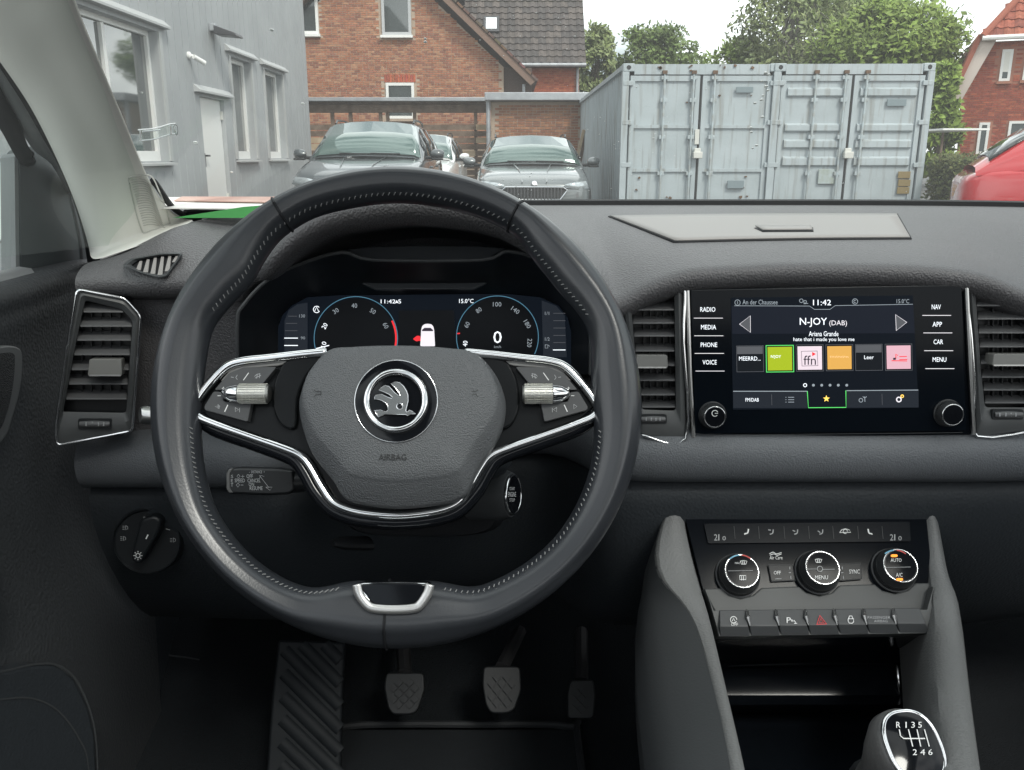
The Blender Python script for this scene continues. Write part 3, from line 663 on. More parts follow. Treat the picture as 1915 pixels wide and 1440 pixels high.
hip = MB().prism([h0, h0 + RB.u * 6, h0 + RB.u * 6 + hv * 4, h0 + RB.u * 2.6 + hv * 4.2], -hn * .12).build('roof', 'red_tile_base', rh, smooth=0); hip['label'] = 'red tiled hip slope above the gutter'
tiles(h0, RB.u, hv, hn, lambda x, z: x > z * .62, 6, 3.9, [(.36, .10, .06), (.30, .085, .055), (.42, .13, .075)], seed=9).build('roof_tiles', 'tile', hip, smooth=0, kind='stuff')
MB().tube([h0 + hn * .05, h0 + RB.u * 2.6 + hv * 4.2 + hn * .05], .11, 10).build('hip_ridge', 'red_tile_base', hip)
MB().tube([h0 + RB.n * .06 - RB.v * .02, h0 + RB.u * 6 + RB.n * .06 - RB.v * .02], .08, 8).build('gutter', 'white_frame', rh)
# low shed beyond the hedge
q = PY(1760, 244, 26); sh = thing('flat_porch_roof', 'white flat porch roof edge between the container and the red house', 'roof', (q.x, q.y, 0))
MB().box((q.x + .1, q.y, q.z), (1.3, 2.5, .05)).build('roof_slab', 'white_frame', sh)
for dx in (-.5, .6):
    MB().box((q.x + dx, q.y + 1.1, q.z / 2), (.06, .06, q.z - .06)).build('post', 'wood_old', sh)

# ---------------------------------------------------------------- trees and hedge
def leafm(name, c): return mat(name, c, .6, spec=.3, var=(.9, tuple(q * .55 for q in c)), col_attr='Col')
leafm('leaf_a', (.19, .27, .07)); leafm('leaf_b', (.24, .33, .075)); leafm('leaf_c', (.27, .32, .15)); leafm('leaf_d', (.14, .20, .06)); leafm('leaf_h', (.10, .13, .045))
mat('bark', (.12, .095, .07), .9, var=(8, (.07, .055, .04)))
mat('bark_pale', (.34, .32, .28), .9, var=(6, (.12, .11, .10)))
def leaves(b, c, n, s, rnd, squash=(1, 1, 1), leaf=.14, droop=0.0):
    for i in range(n):
        while True:
            p = Vector((rnd.uniform(-1, 1), rnd.uniform(-1, 1), rnd.uniform(-1, 1)))
            if p.length < 1: break
        p = Vector((p.x * squash[0], p.y * squash[1], p.z * squash[2] - droop * abs(p.x) * .0)) * s + c
        a = Vector((rnd.uniform(-1, 1), rnd.uniform(-1, 1), rnd.uniform(-1, 1))).normalized(); q = a.orthogonal().normalized(); ll = leaf * rnd.uniform(.6, 1.3)
        if droop: a = (a + Vector((0, 0, -droop))).normalized(); q = a.orthogonal().normalized()
        k = rnd.uniform(.7, 1.3); col = (k, k * rnd.uniform(.95, 1.05), k * rnd.uniform(.8, 1.1))
        b.add([p, p + a * ll * .5 + q * ll * .28, p + a * ll, p + a * ll * .5 - q * ll * .28], [(0, 1, 2, 3)], col)
def tree(name, label, px, py_top, py_mid, Y, wpx, m, bark='bark', seed=1, n=60, per=70, leaf=.25, droop=0, ground=0, squash_top=1.0):
    rnd = random.Random(seed); k = Y / F
    top = PY(px, py_top, Y).z; mid = PY(px, py_mid, Y); rx = wpx / 2 * k; rz = top - mid.z
    t = thing(name, label, 'tree', (mid.x, Y, 0), 0, 'trees beyond the containers')
    tr = MB(); base = Vector((mid.x, Y, 0)); cen = Vector((mid.x, Y, mid.z))
    pth = smoothpath([base, base + Vector((rnd.uniform(-.2, .2), 0, mid.z * .5)), cen + Vector((rnd.uniform(-.3, .3), 0, 0)), cen + Vector((rnd.uniform(-.3, .3), 0, rz * .75))], 4)
    r0 = max(.12, rx * .06); tr.tube(pth, [r0 * (1 - .85 * i / (len(pth) - 1)) for i in range(len(pth))], 8)
    cr = MB()
    for i in range(n):
        while True:
            q = Vector((rnd.uniform(-1, 1), rnd.uniform(-1, 1), rnd.uniform(-.95, 1)))
            if .25 < q.length < 1: break
        q = q.normalized() * (q.length ** .55)
        c = cen + Vector((q.x * rx * .88, q.y * rx * .7, q.z * rz * .88))
        cs = rnd.uniform(.16, .30) * min(rx, rz * 1.3)
        leaves(cr, c, per, cs, rnd, (1.15, 1.15, .75 if not droop else 1.3), leaf, droop)
        if i % 2 == 0:
            s_ = pth[rnd.randrange(len(pth) // 2, len(pth))]
            tr.tube(smoothpath([s_, s_.lerp(c, .5) + Vector((0, 0, rnd.uniform(-.1, .25))), c], 3), [r0 * .35, r0 * .3, r0 * .25, r0 * .2, r0 * .15, r0 * .1, r0 * .06][:7], 5)
    tr.build('trunk', bark, t); cr.build('crown', m, t, smooth=0)
tree('ash_tree', 'light green tree between the dark roof and the round bushy tree', 1110, 34, 115, 44, 78, 'leaf_c', seed=1, n=56, per=70)
tree('round_tree', 'dark green round tree behind the back end of the long container', 1225, 44, 112, 46, 165, 'leaf_d', seed=2, n=80, per=90)
tree('young_tree', 'low pale green tree top just above the left container roof', 1378, 66, 125, 38, 110, 'leaf_b', seed=3, n=50, per=70)
tree('birch_tree', 'tall loose birch with drooping pale branches above the containers', 1490, -90, 50, 36, 230, 'leaf_c', 'bark_pale', seed=4, n=100, per=80, droop=.8, leaf=.22)
tree('maple_tree', 'large bright green tree behind the right container', 1660, -8, 115, 33, 270, 'leaf_b', seed=5, n=140, per=110)
tree('linden_tree', 'dense green tree behind the birch and the bright green tree', 1575, -70, 80, 40, 250, 'leaf_a', seed=6, n=100, per=100)
tree('elder_tree', 'green bush tree between the right container and the red brick house', 1764, 98, 225, 29, 70, 'leaf_b', seed=7, n=60, per=90)
def hedge(name, label, x0, x1, y0, y1, z1, seed):
    rnd = random.Random(seed); b = MB(); t = thing(name, label, 'hedge', ((x0 + x1) / 2, (y0 + y1) / 2, 0))
    MB().box(((x0 + x1) / 2, (y0 + y1) / 2, z1 / 2 - .04), (x1 - x0 - .16, y1 - y0 - .16, z1 - .1)).build('branches', 'bark', t)
    for i in range(16000):
        f_ = rnd.random()
        if f_ < .7: p = Vector((rnd.uniform(x0, x1), y0 + rnd.uniform(-.05, .12), rnd.uniform(.02, z1)))
        elif f_ < .9: p = Vector((rnd.uniform(x0, x1), rnd.uniform(y0, y1), z1 + rnd.uniform(-.12, .06)))
        else: p = Vector((x0 + rnd.uniform(-.06, .1), rnd.uniform(y0, y1), rnd.uniform(.02, z1)))
        a = Vector((rnd.uniform(-1, 1), rnd.uniform(-1, .3), rnd.uniform(-.5, 1))).normalized(); q = a.orthogonal().normalized(); ll = rnd.uniform(.05, .10); k = rnd.uniform(.6, 1.35)
        b.add([p, p + a * ll * .5 + q * ll * .3, p + a * ll, p + a * ll * .5 - q * ll * .3], [(0, 1, 2, 3)], (k * rnd.uniform(1, 1.25), k, k * .9))
    b.build('foliage', 'leaf_h', t, smooth=0)
q = PY(1742, 297, 13.2); hedge('clipped_hedge', 'clipped green brown hedge between the right container and the red car', q.x + .38, q.x + 6, 13.2, 14.0, q.z, 31)
# wire fence seen through the side window
q0 = PX(-60, 300, -5.5)
wf = thing('wire_fence', 'grey wire mesh fence and brick base seen past the door mirror', 'fence', (-5.9, 6.2, 0))
MB().box((-7.3, 6.6, .55), (4.2, .3, 1.1)).build('wall', 'mortar', wf, smooth=0)
bricks((-9.3, 6.449, 0), (1, 0, 0), (0, 0, 1), (0, -1, 0), lambda x, z: True, 4.1, 1.05, TAN, seed=13).build('bricks', 'brick', wf, smooth=0, kind='stuff')
b = MB()
for k in range(30): b.tube([(-9.2 + k * .14, 6.3, 0), (-9.2 + k * .14, 6.3, 2.0)], .006, 4)
for k in range(14): b.tube([(-9.2, 6.3, .1 + k * .14), (-5.1, 6.3, .1 + k * .14)], .006, 4)
b.build('mesh_panel', 'zinc', wf, kind='stuff')
# ================================================================ INSIDE THE CAR
mat('soft_pad', (.098, .097, .101), .46, spec=.5, bump=('leather', 560, .75, .0012), var=(5, (.086, .085, .089)))
mat('band_pad', (.118, .127, .138), .50, spec=.4, bump=('leather', 700, .55, .0010))
mat('hard_dark', (.028, .033, .038), .6, spec=.35, bump=('leather', 380, .4, .001))
mat('hard_mid', (.055, .059, .062), .5, spec=.35, bump=('noise', 500, .25, .0006))
mat('rail_grey', (.15, .154, .154), .44, spec=.4, bump=('noise', 520, .6, .0012))
mat('lid_grey', (.27, .26, .252), .5, spec=.45, bump=('noise', 900, .15, .0004))
mat('pillar_trim', (.74, .735, .69), .75, spec=.25, bump=('noise', 900, .15, .0004))
mat('door_plastic', (.050, .054, .058), .6, spec=.4, bump=('leather', 300, .5, .0015))
mat('seal', (.012, .013, .015), .6, spec=.3)
mat('frame_paint', (.20, .21, .215), .5)
mat('carpet', (.020, .023, .026), 1.0, spec=.1, bump=('noise', 600, 1, .004))
mat('black_gloss', (.006, .007, .009), .07, spec=.32)
mat('panel_gloss', (.005, .0065, .009), .12, spec=.07)
mat('screen_glass', (.004, .006, .009), .12, spec=.10)
mat('chrome', (.82, .83, .84), .10, metal=1)
mat('satin', (.58, .58, .57), .28, metal=1)
mat('vent_black', (.014, .016, .018), .45, spec=.4)
mat('vent_slat', (.11, .112, .115), .42, spec=.5)
mat('print_white', (.75, .76, .76), .6)
mat('print_grey', (.35, .36, .37), .6)
mat('mirror_shell', (.72, .77, .76), .18, coat=1)
mat('drop', (.9, .92, .92), .05, spec=.8, coat=1)
mat('paper_white', (.80, .79, .76), .6); mat('paper_red', (.48, .28, .23), .6, var=(20, (.6, .42, .36))); mat('paper_green', (.035, .24, .05), .5)
mat('clip_clear', (.80, .83, .84), .15, coat=1)
glass_mat('windscreen_glass', (.93, .965, .945), .01, dust=.045, ior=1.35)
glass_mat('side_glass', (.90, .95, .93), .01, dust=.02, ior=1.3)
def em(name, c, s): return mat(name, tuple(q * .3 for q in c), .5, spec=.1, emit=(c, s))

XC = .28                                              # centre line of the car
def ws_base(x): return 1.30 - .32 * min(abs(x - XC) / .71, 1.2) ** 4
SLOPE = .56
def ws_z(x, Y): return 1.05 + (ws_base(x) - Y) * SLOPE
def on_glass(px, py, off=0.0):
    d = ray(px, py); lo, hi = .2, 3.0
    for _ in range(50):
        m_ = (lo + hi) / 2; q = CAM + d * m_
        if q.z < ws_z(q.x, q.y) - off: lo = m_
        else: hi = m_
    return CAM + d * lo
body = thing('car_shell', 'pale grey windscreen pillar and wide windscreen of the car we sit in', 'car body', (XC, 1.0, 0))
# windscreen
rows = []
for i in range(19):
    s_ = i / 18; rows.append([(XC + (k / 12 - 1) * .80, 0, 0) for k in range(25)])
    rows[-1] = [Vector((x * (1) + 0, ws_base(x) + .05 - s_ * .85, 0)) for x, _, _ in rows[-1]]
    rows[-1] = [Vector((q.x, q.y, ws_z(q.x, q.y))) for q in rows[-1]]
wsn = MB().loft(rows).build('windscreen', 'windscreen_glass', body, smooth=80)
# black ceramic edge along the pillar and the base of the glass
edge = [(284, 338), (292, 345), (320, 385), (347, 404), (374, 412)]
pth = [on_glass(x, y, .004) for x, y in smoothpath(edge, 4)]
MB().tube(pth, .0035, 6).build('glass_edge', 'seal', body)
base = [Vector((x, ws_base(x) - .008, 1.052)) for x in [-.39 + k * .05 for k in range(30)]]
MB().tube(base, .006, 6).build('glass_base_seal', 'seal', body)
# clear plastic ticket clip and rain drops on the glass
tc_ = thing('ticket_clip', 'clear plastic ticket clip stuck on the windscreen beside the pillar', 'clip', on_glass(300, 248))
b = MB()
for ln in ([(258, 243), (290, 240), (328, 231), (331, 252), (322, 250), (290, 260), (262, 263)], [(318, 234), (320, 252)], [(262, 245), (263, 262)], [(328, 232), (324, 240), (331, 252)], [(266, 246), (300, 243)]):
    b.tube([on_glass(q[0], q[1], .004) for q in smoothpath(ln, 3)], .0007, 6)
b.build('clip_edge', 'clip_clear', tc_)
MB().loft([[on_glass(x, y, .003) for x, y in smoothpath([(258, 243), (290, 240), (328, 231)], 3)], [on_glass(x, y, .003) for x, y in smoothpath([(262, 263), (290, 260), (331, 252)], 3)]]).build('clip_film', 'side_glass', tc_)
rnd = random.Random(12); b = MB()
spots = [(365, 270, 3), (265, 177, 1.5), (508, 60, 2.4), (566, 197, 2), (433, 325, 1.8), (795, 76, 2), (795, 82, 2.4), (1432, 140, 2.6), (1438, 143, 2.2), (1425, 155, 2), (1433, 165, 2.6), (1436, 172, 2.2), (1427, 182, 2), (1424, 190, 2.2), (1412, 196, 2.2), (1426, 222, 2.6), (1404, 242, 2.4), (1405, 250, 2), (1415, 275, 2.2), (1408, 280, 1.6)]
for k in range(95):
    px, py = rnd.choice([(rnd.gauss(1140, 40), rnd.gauss(280, 60)), (rnd.gauss(985, 45), rnd.gauss(345, 18)), (rnd.gauss(1340, 110), rnd.gauss(240, 80)), (rnd.uniform(600, 1800), rnd.uniform(5, 370)), (rnd.uniform(880, 1080), rnd.uniform(0, 120))]); spots.append((px, py, rnd.uniform(.5, 1.15)))
for px, py, r_ in spots:
    q = on_glass(px, py, .0005); rr = 1.35 * r_ * (q - CAM).length / F
    nn = Vector((0, -SLOPE, -1)).normalized() * -1
    nn = Vector((0, SLOPE, 1)).normalized()
    b.lathe(q + nn * .002, nn, [(rr, 0), (rr * .95, rr * .25), (rr * .6, rr * .5), (rr * .05, rr * .6)], 8)
b.build('rain_drops', 'drop', body, kind='stuff')

# ---------------------------------------------------------------- dashboard
dash = thing('dashboard', 'dark grey soft padded dashboard running below the windscreen', 'dashboard', (XC, .95, .6))
def tab(x, T):
    for (a, fa), (c, fc) in zip(T, T[1:]):
        if x <= c:
            t = max(0, (x - a) / (c - a)); t = t * t * (3 - 2 * t); return fa + (fc - fa) * t
    return T[-1][1]
ZF = [(-.60, .985), (-.50, .995), (-.40, 1.002), (-.30, 1.006), (-.262, 1.006), (-.235, 1.03), (-.16, 1.078), (-.087, 1.088), (-.01, 1.078), (.05, 1.035), (.078, 1.002), (.10, .988), (.13, 1.006), (.166, 1.018), (.27, 1.023), (.39, 1.021), (.445, 1.013), (.48, .999), (.52, .982), (.6, .975), (1.2, .97)]
YF = [(-.60, .90), (-.45, .885), (-.30, .855), (-.25, .80), (-.20, .755), (-.087, .745), (.03, .755), (.08, .79), (.10, .80), (.5, .80), (.7, .84), (1.2, .9)]
YFAS = [(-.60, .925), (-.40, .905), (-.262, .885), (-.25, .90), (-.235, .94), (.06, .94), (.072, .90), (.082, .84), (.10, .83), (.5, .83), (.7, .86), (1.2, .92)]
def ssm(a, c, x): t = min(max((x - a) / (c - a), 0), 1); return t * t * (3 - 2 * t)
YBK = [(-.452, .930), (-.42, .924), (-.40, .926), (-.38, .952), (-.362, .99), (-.34, 1.05)]; ZBK = [(-.452, 1.010), (-.42, 1.019), (-.40, 1.027), (-.38, 1.039), (-.362, 1.05), (-.34, 1.05)]
xs = [-.452, -.445, -.42, -.40, -.38, -.362, -.34, -.30, -.275, -.262, -.25, -.24, -.23, -.215, -.19, -.16, -.125, -.087, -.05, -.01, .02, .05, .066, .076, .084, .092, .10, .115, .13, .148, .166, .2, .24, .28, .33, .38, .415, .445, .465, .48, .50, .53, .58, .66, .78, .95, 1.05]
cols = []
for x in xs:
    yf, zf, ya, yb = tab(x, YF), tab(x, ZF), tab(x, YFAS), ws_base(x) + .03
    zb0 = 1.05
    if x < -.34: yb = tab(x, YBK); zb0 = tab(x, ZBK)
    hood = zf > 1.05
    pts = []
    for s_ in (0, .12, .28, .44, .58, .70, .80, .88, .94, .98, 1.0):
        Y = yb + (yf - yb) * s_
        k = ssm(.15, .8, s_) if hood else s_ ** 3.2
        pts.append(Vector((x, Y, zb0 + (zf - zb0) * k)))
    pts += [Vector((x, yf - .004, zf - .006)), Vector((x, yf - .003, zf - .014)), Vector((x, yf + .004, zf - .022)), Vector((x, min(yf + .016, ya), zf - .027)), Vector((x, (min(yf + .016, ya) + ya) / 2, zf - (.034 if hood else .028))), Vector((x, ya - .002, zf - (.05 if hood else .030))), Vector((x, ya, zf - (.07 if hood else .045))), Vector((x, ya + .002, .90)), Vector((x, ya + .004, .80))]
    cols.append(pts)
rows_pad = list(map(list, zip(*cols)))
MB().loft(rows_pad).build('dash_pad', 'soft_pad', dash, sub=1, smooth=70)
# padded band under the vents and the screen, and the dark lower panel
ZT = [(-.60, .812), (-.47, .812), (-.30, .822), (-.10, .838), (.10, .858), (1.2, .858)]
YB = [(-.60, .90), (-.47, .885), (-.30, .86), (-.25, .85), (-.2, .89), (.05, .89), (.09, .80), (.12, .785), (.5, .785), (.8, .84), (1.2, .9)]
xs2 = [-.476, -.465, -.44, -.40, -.34, -.30, -.26, -.235, -.21, -.15, -.087, 0, .04, .07, .09, .11, .14, .2, .28, .36, .44, .52, .62, .75, .9, 1.05]
cols = []
for x in xs2:
    zt, y0 = tab(x, ZT), tab(x, YB)
    cols.append([Vector((x, y0 + d, zt + z)) for d, z in ((.055, .012), (.02, .010), (.004, .004), (-.006, -.006), (-.010, -.018), (-.009, -.032), (-.003, -.044), (.010, -.052), (.030, -.055))])
MB().loft(list(map(list, zip(*cols)))).build('dash_band', 'band_pad', dash, sub=1, smooth=70)
cols = []
for x in xs2:
    zt, y0 = tab(x, ZT), tab(x, YB)
    kn = -.03 if -.25 < x < .05 else 0
    cols.append([Vector((x, y0 + d, zt + z)) for d, z in ((.05, -.04), (.012, -.053), (.010, -.075), (.018, -.12), (.05 , -.19), (.10, -.26), (.15, -.30), (.22, -.305), (.36, -.30))])
MB().loft(list(map(list, zip(*cols)))).build('lower_panel', 'hard_dark', dash, sub=1, smooth=70)
# lid of the storage box on top of the dashboard
padE = Surf.of(bpy.data.objects['dash_pad'])
def on_pad(px, py, up=0.0): return padE.at(px, py) + Vector((0, 0, up))
def padgrid(tl_, tr_, br_, bl_, up, name, m, parent, nx_=24, ny_=8, bow=0.0, solid=.0012):
    rows = []
    for j_ in range(ny_ + 1):
        t = j_ / ny_; l_ = Vector(tl_).lerp(Vector(bl_), t); r_ = Vector(tr_).lerp(Vector(br_), t)
        rows.append([on_pad(l_.x + (r_.x - l_.x) * k / nx_, l_.y + (r_.y - l_.y) * k / nx_ - bow * math.sin(math.pi * k / nx_), up) for k in range(nx_ + 1)])
    return MB().loft(rows).build(name, m, parent, smooth=60, solid=solid)
padgrid((1137, 405.4), (1679, 401.4), (1705, 447.8), (1259.5, 454.4), .0006, 'lid_gap', 'seal', dash, bow=1.5)
lid = padgrid((1141, 406), (1676, 402.4), (1701, 446.6), (1262, 453), .0018, 'storage_lid', 'lid_grey', dash, bow=1.5)
padgrid((1410, 431), (1520, 430), (1521, 438), (1426, 438.5), .0027, 'handle_gap', 'seal', lid, 8, 3, solid=.0004)
padgrid((1412, 428), (1516, 427.6), (1519, 435.4), (1426, 436), .0036, 'lid_handle', 'lid_grey', lid, 8, 3, solid=.0008)
# brow strip above the screen
brow = [(1146, 572), (1165, 548), (1200, 526), (1250, 513), (1300, 507), (1500, 503), (1740, 504), (1820, 509), (1870, 520), (1910, 543), (1940, 575)]
# glove box seams
gp_ = Plane(PY(1890, 960, .86), (0, -1, .25))
strokes(gp_, [[(1990, 943), (1905, 944), (1895, 952), (1870, 1000), (1836, 1052)], [(1876, 992), (1990, 994)]], 2.2, 'seal', dash, 'glovebox_seam', off=.014)
# pillar trim
Lp = [(-330, -360), (-130, -100), (-45, 40), (0, 102), (60, 190), (110, 288), (148, 378), (171, 450), (180, 489)]
Rp = [(20, -360), (118, -100), (140, -30), (158, 25), (197, 122), (243, 234), (285, 336), (325, 394), (366, 413)]
Gp = [(-150, -360), (-20, -100), (32, -15), (60, 45), (105, 130), (158, 230), (205, 325), (243, 415), (264, 461)]
padS = Surf(MB().loft(rows_pad)); rows = []; LGR = list(zip(smoothpath(Lp, 3), smoothpath(Gp, 3), smoothpath(Rp, 3)))
for k_, (a, g_, c) in enumerate(LGR):
    A = PX(a[0], a[1], -.475); C = on_glass(c[0], c[1], .012); dG = ray(*g_); 
    Y = (A.y + C.y) / 2 - .015; Gq = PY(g_[0], g_[1], Y)
    if k_ == len(LGR) - 1: A, Gq, C = (padS.at(q[0], q[1], .001) for q in (a, g_, c))      # the foot stands on the pad
    A2 = A + Vector((-.02, .03, 0)); m1 = A.lerp(Gq, .45) + Vector((.004, -.008, .002)); m2 = Gq.lerp(C, .5) + Vector((.0, -.006, .0)); C2 = C + ray(*c) * .012 - Vector((.006, 0, 0))
    rows.append([A2] + [padS.front(q) if k_ < len(LGR) - 1 else q for q in (A, m1, Gq, m2, C)] + [C2])
ptb = MB().loft(rows); pt = ptb.build('pillar_trim', 'pillar_trim', body, sub=2, smooth=60)
# slotted loudspeaker grille in the pillar foot
psf = Surf.of(pt)
go_ = [(243, 333), (275, 330), (290, 345), (313, 412), (308, 418), (275, 431), (265, 425), (250, 370)]
b = MB()
for k in range(20):
    y = 336 + k * 4.5; x0 = 245 + k * 1.2; b.tube([psf.at(q[0], q[1], .0006) for q in smoothpath([(x0, y), (x0 + 12, y - 2.5), (x0 + 24, y - 1), (x0 + 33, min(y + 6, 424)), (x0 + 36 + k * .3, min(y + 13, 426))], 3) if q[0] < 292 + (q[1] - 345) * .3], .0005, 5)
b.build('speaker_grille', mat('grille_trim', (.50, .50, .465), .75), pt, kind='stuff')
MB().tube([psf.at(q[0], q[1], .0006) for q in smoothpath([(241, 336), (246, 330), (276, 327), (292, 344), (316, 412), (309, 420), (275, 434), (264, 428), (248, 370)], 4, True)], .0008, 6, True).build('grille_rim', 'grille_trim', pt)
# folded leaflet lying under the windscreen
lf = thing('folded_leaflet', 'white red and green folded leaflet lying under the windscreen near the pillar', 'leaflet', on_pad(440, 395))
A = [on_pad(x, y, .004) for x, y in ((345, 391), (395, 402), (555, 398), (545, 385))]
MB().prism([Vector((-.42, .99, 1.062)), Vector((-.26, 1.00, 1.060)), Vector((-.25, 1.10, 1.069)), Vector((-.42, 1.07, 1.070))], (0, 0, .0012)).build('sheet', 'paper_white', lf)
MB().prism([Vector((-.40, 1.035, 1.068)), Vector((-.27, 1.035, 1.066)), Vector((-.265, 1.08, 1.0700)), Vector((-.40, 1.06, 1.0712))], (0, 0, .0012)).build('printed_panel', 'paper_red', lf)
MB().prism([Vector((-.385, .985, 1.052)), Vector((-.27, .985, 1.052)), Vector((-.265, .990, 1.067)), Vector((-.305, .990, 1.064))], (0, .0012, 0)).build('green_panel', 'paper_green', lf)

# ---------------------------------------------------------------- driver door
door = thing('driver_door', 'dark grey driver door panel with window frame left of the dashboard', 'door', (-.5, .7, .3))
ysd = [-.5, -.1, .3, .5, .62, .72, .80, .87, .93, .98, 1.03, 1.08]
prof = [(-.60, .985), (-.56, .998), (-.515, 1.000), (-.502, .994), (-.499, .984), (-.503, .975), (-.507, .966), (-.505, .958), (-.512, .94), (-.516, .90), (-.512, .84), (-.508, .76), (-.505, .68), (-.49, .62), (-.49, .50), (-.50, .36), (-.50, .25)]
MB().loft([[Vector((x - max(0, y - .9) * .06, y, z + (1.0 - y) * (-.012 if z > .95 else 0))) for y in ysd] for x, z in prof]).build('door_panel', 'door_plastic', door, sub=1, smooth=60)
MB().loft([[Vector((x, y, z)) for y in ysd[:9]] for x, z in ((-.55, .994), (-.535, 1.004), (-.522, 1.002), (-.517, .994))]).build('window_seal', 'frame_paint', door, smooth=60)
sail = [(37, 292), (46, 279), (60, 273), (76, 277), (98, 302), (126, 350), (148, 405), (160, 460), (180, 492), (130, 510), (40, 527)]
sp = Plane(PX(100, 400, -.535), (1, -.16, .10))
plate(sp, sail, -.02, .0, 'sail_panel', mat('sail', (.055, .064, .068), .55, spec=.35), door, rnd=3)
plate(sp, [(27, 293), (33, 286), (40, 300), (41, 526), (30, 528)], -.02, -.002, 'window_post', 'frame_paint', door)
strokes(sp, [[(126, 345), (140, 400), (150, 450), (154, 488)]], 5, 'seal', door, 'sail_seam', off=.001, n=4)
def band(pa, pb, xa, xb, name, m, parent, n=4, th=.006):
    A = [PX(q[0], q[1], xa) for q in smoothpath(pa, n)]; B = [PX(q[0], q[1], xb) for q in smoothpath(pb, n)]
    return MB().loft([A, [a.lerp(c, .5) + Vector((.004, -.002, 0)) for a, c in zip(A, B)], B]).build(name, m, parent, smooth=60, solid=th)
band([(-160, 0), (-60, 150), (0, 238), (28, 288), (44, 306), (60, 305)], [(-120, -20), (-30, 110), (0, 168), (32, 226), (50, 268), (62, 290)], -.545, -.53, 'window_seal_bar', 'seal', door)
band([(-120, -20), (-30, 110), (0, 168), (32, 226), (62, 275), (100, 305), (130, 360)], [(-90, -40), (-15, 92), (15, 140), (50, 195), (88, 262), (118, 315), (140, 365)], -.532, -.515, 'window_frame', 'frame_paint', door)
band([(-90, -40), (-15, 92), (15, 140), (50, 195), (88, 262), (118, 315), (145, 385), (160, 440), (168, 490)], [(-70, -30), (2, 97), (30, 142), (68, 198), (113, 285), (152, 378), (168, 430), (178, 470), (184, 492)], -.512, -.49, 'door_seal', 'seal', door)
MB().loft([[PX(x, y, -.55) for x, y in ((-160, 60), (-60, 180), (0, 245), (32, 290))], [PX(x, y, -.55) for x, y in ((-160, 600), (-60, 565), (0, 540), (32, 530))]]).build('side_window', 'side_glass', door)
# loudspeaker ring, arm rest and pocket
dp = Plane((-.5085, .75, .86), (1, -.05, 0))
out1 = [(-60, 660), (-10, 650), (18, 646), (38, 652), (43, 670), (40, 720), (25, 780), (5, 825), (-60, 860)]
plate(dp, out1, -.01, .006, 'speaker_ring', mat('ring_grey', (.10, .105, .108), .45), door, sm=4, bevel=.002)
plate(dp, [(-60, 672), (-5, 662), (22, 660), (28, 672), (24, 722), (12, 775), (-8, 812), (-60, 838)], .0, .0068, 'speaker_mesh', mat('mesh_black', (.016, .018, .02), .6, bump=('leather', 900, 1, .002)), door, sm=4)
ar = []
for y, w_, h_ in ((-.3, .07, .05), (.2, .07, .05), (.5, .07, .048), (.62, .066, .045), (.68, .055, .038), (.715, .03, .02), (.72, .006, .005)):
    ar.append([Vector((-.505 + w_ * (.5 + .5 * math.cos(a)) , y, .775 + h_ * math.sin(a))) for a in [2 * math.pi * j / 14 for j in range(14)]])
MB().loft(ar, True, True).build('arm_rest', 'rail_grey', door, smooth=60)
pk = Plane((-.455, .80, .5), (1, -.25, .05))
plate(pk, [(-80, 1262), (0, 1256), (60, 1243), (105, 1243), (140, 1268), (165, 1318), (178, 1370), (183, 1450), (183, 1620), (-80, 1620)], -.06, .0, 'door_pocket', 'hard_dark', door, bevel=.004)
strokes(pk, [[(-80, 1318), (0, 1308), (60, 1306), (110, 1330), (150, 1385), (166, 1440), (172, 1620)]], 3, 'hard_mid', door, 'pocket_lip', off=.001, n=4)
strokes(pk, [[(-80, 1262), (0, 1256), (60, 1243), (105, 1243), (140, 1268), (165, 1318), (178, 1370), (183, 1450), (183, 1620)]], 4, 'hard_mid', door, 'pocket_edge', off=.000, n=4)
# outside mirror seen through the window
mi = thing('door_mirror', 'white door mirror housing seen through the side window', 'mirror', PX(-20, 380, -.72))
mp_ = Plane(PX(-10, 380, -.74), (.5, -1, .1))
plate(mp_, [(-120, 290), (-40, 292), (2, 304), (20, 318), (26, 330), (26, 395), (18, 430), (2, 450), (-40, 462), (-120, 470)], -.10, 0, 'mirror_shell', 'mirror_shell', mi, sm=3, bevel=.006)
MB().tube([PX(-60, 445, -.72), PX(-60, 560, -.62)], .02, 10).build('mirror_foot', 'seal', mi)
# ---------------------------------------------------------------- floor and walls of the footwell
MB().loft([[Vector((x, y, z)) for x in (-.52, -.2, .08, .5, 1.05)] for y, z in ((-.8, .32), (.2, .32), (.9, .32), (1.08, .34), (1.22, .44), (1.36, .62), (1.40, .80))]).build('floor_carpet', 'carpet', body, smooth=60)
MB().box((-.54, 1.2, .55), (.04, .9, .62)).build('kick_panel', 'hard_dark', body, bevel=.01)
kp = Plane((-.505, 1.0, .5), (1, -.2, 0))
strokes(kp, [[(315, 1225), (390, 1240), (428, 1290), (420, 1350), (385, 1410), (340, 1440)]], 3, 'hard_mid', body, 'kick_panel_edge', off=.004, n=4)
fmt = thing('floor_mat', 'dark driver floor mat with raised edge below the pedals', 'floor mat', (-.05, .9, .345))
MB().prism([(-.245, 1.03, .347), (.09, 1.03, .347), (.10, .3, .347), (-.25, .3, .347)], (0, 0, -.012)).build('mat_sheet', mat('mat_rubber', (.022, .025, .028), .9, spec=.15, bump=('noise', 900, .8, .002)), fmt, bevel=.003)
MB().tube(smoothpath([(-.25, .3, .35), (-.245, .98, .35), (-.235, 1.03, .35), (-.06, 1.035, .35), (.08, 1.03, .35), (.09, .98, .35), (.10, .3, .35)], 5), .005, 8).build('mat_edge', mat('mat_edge', (.022, .024, .027), .7), fmt)
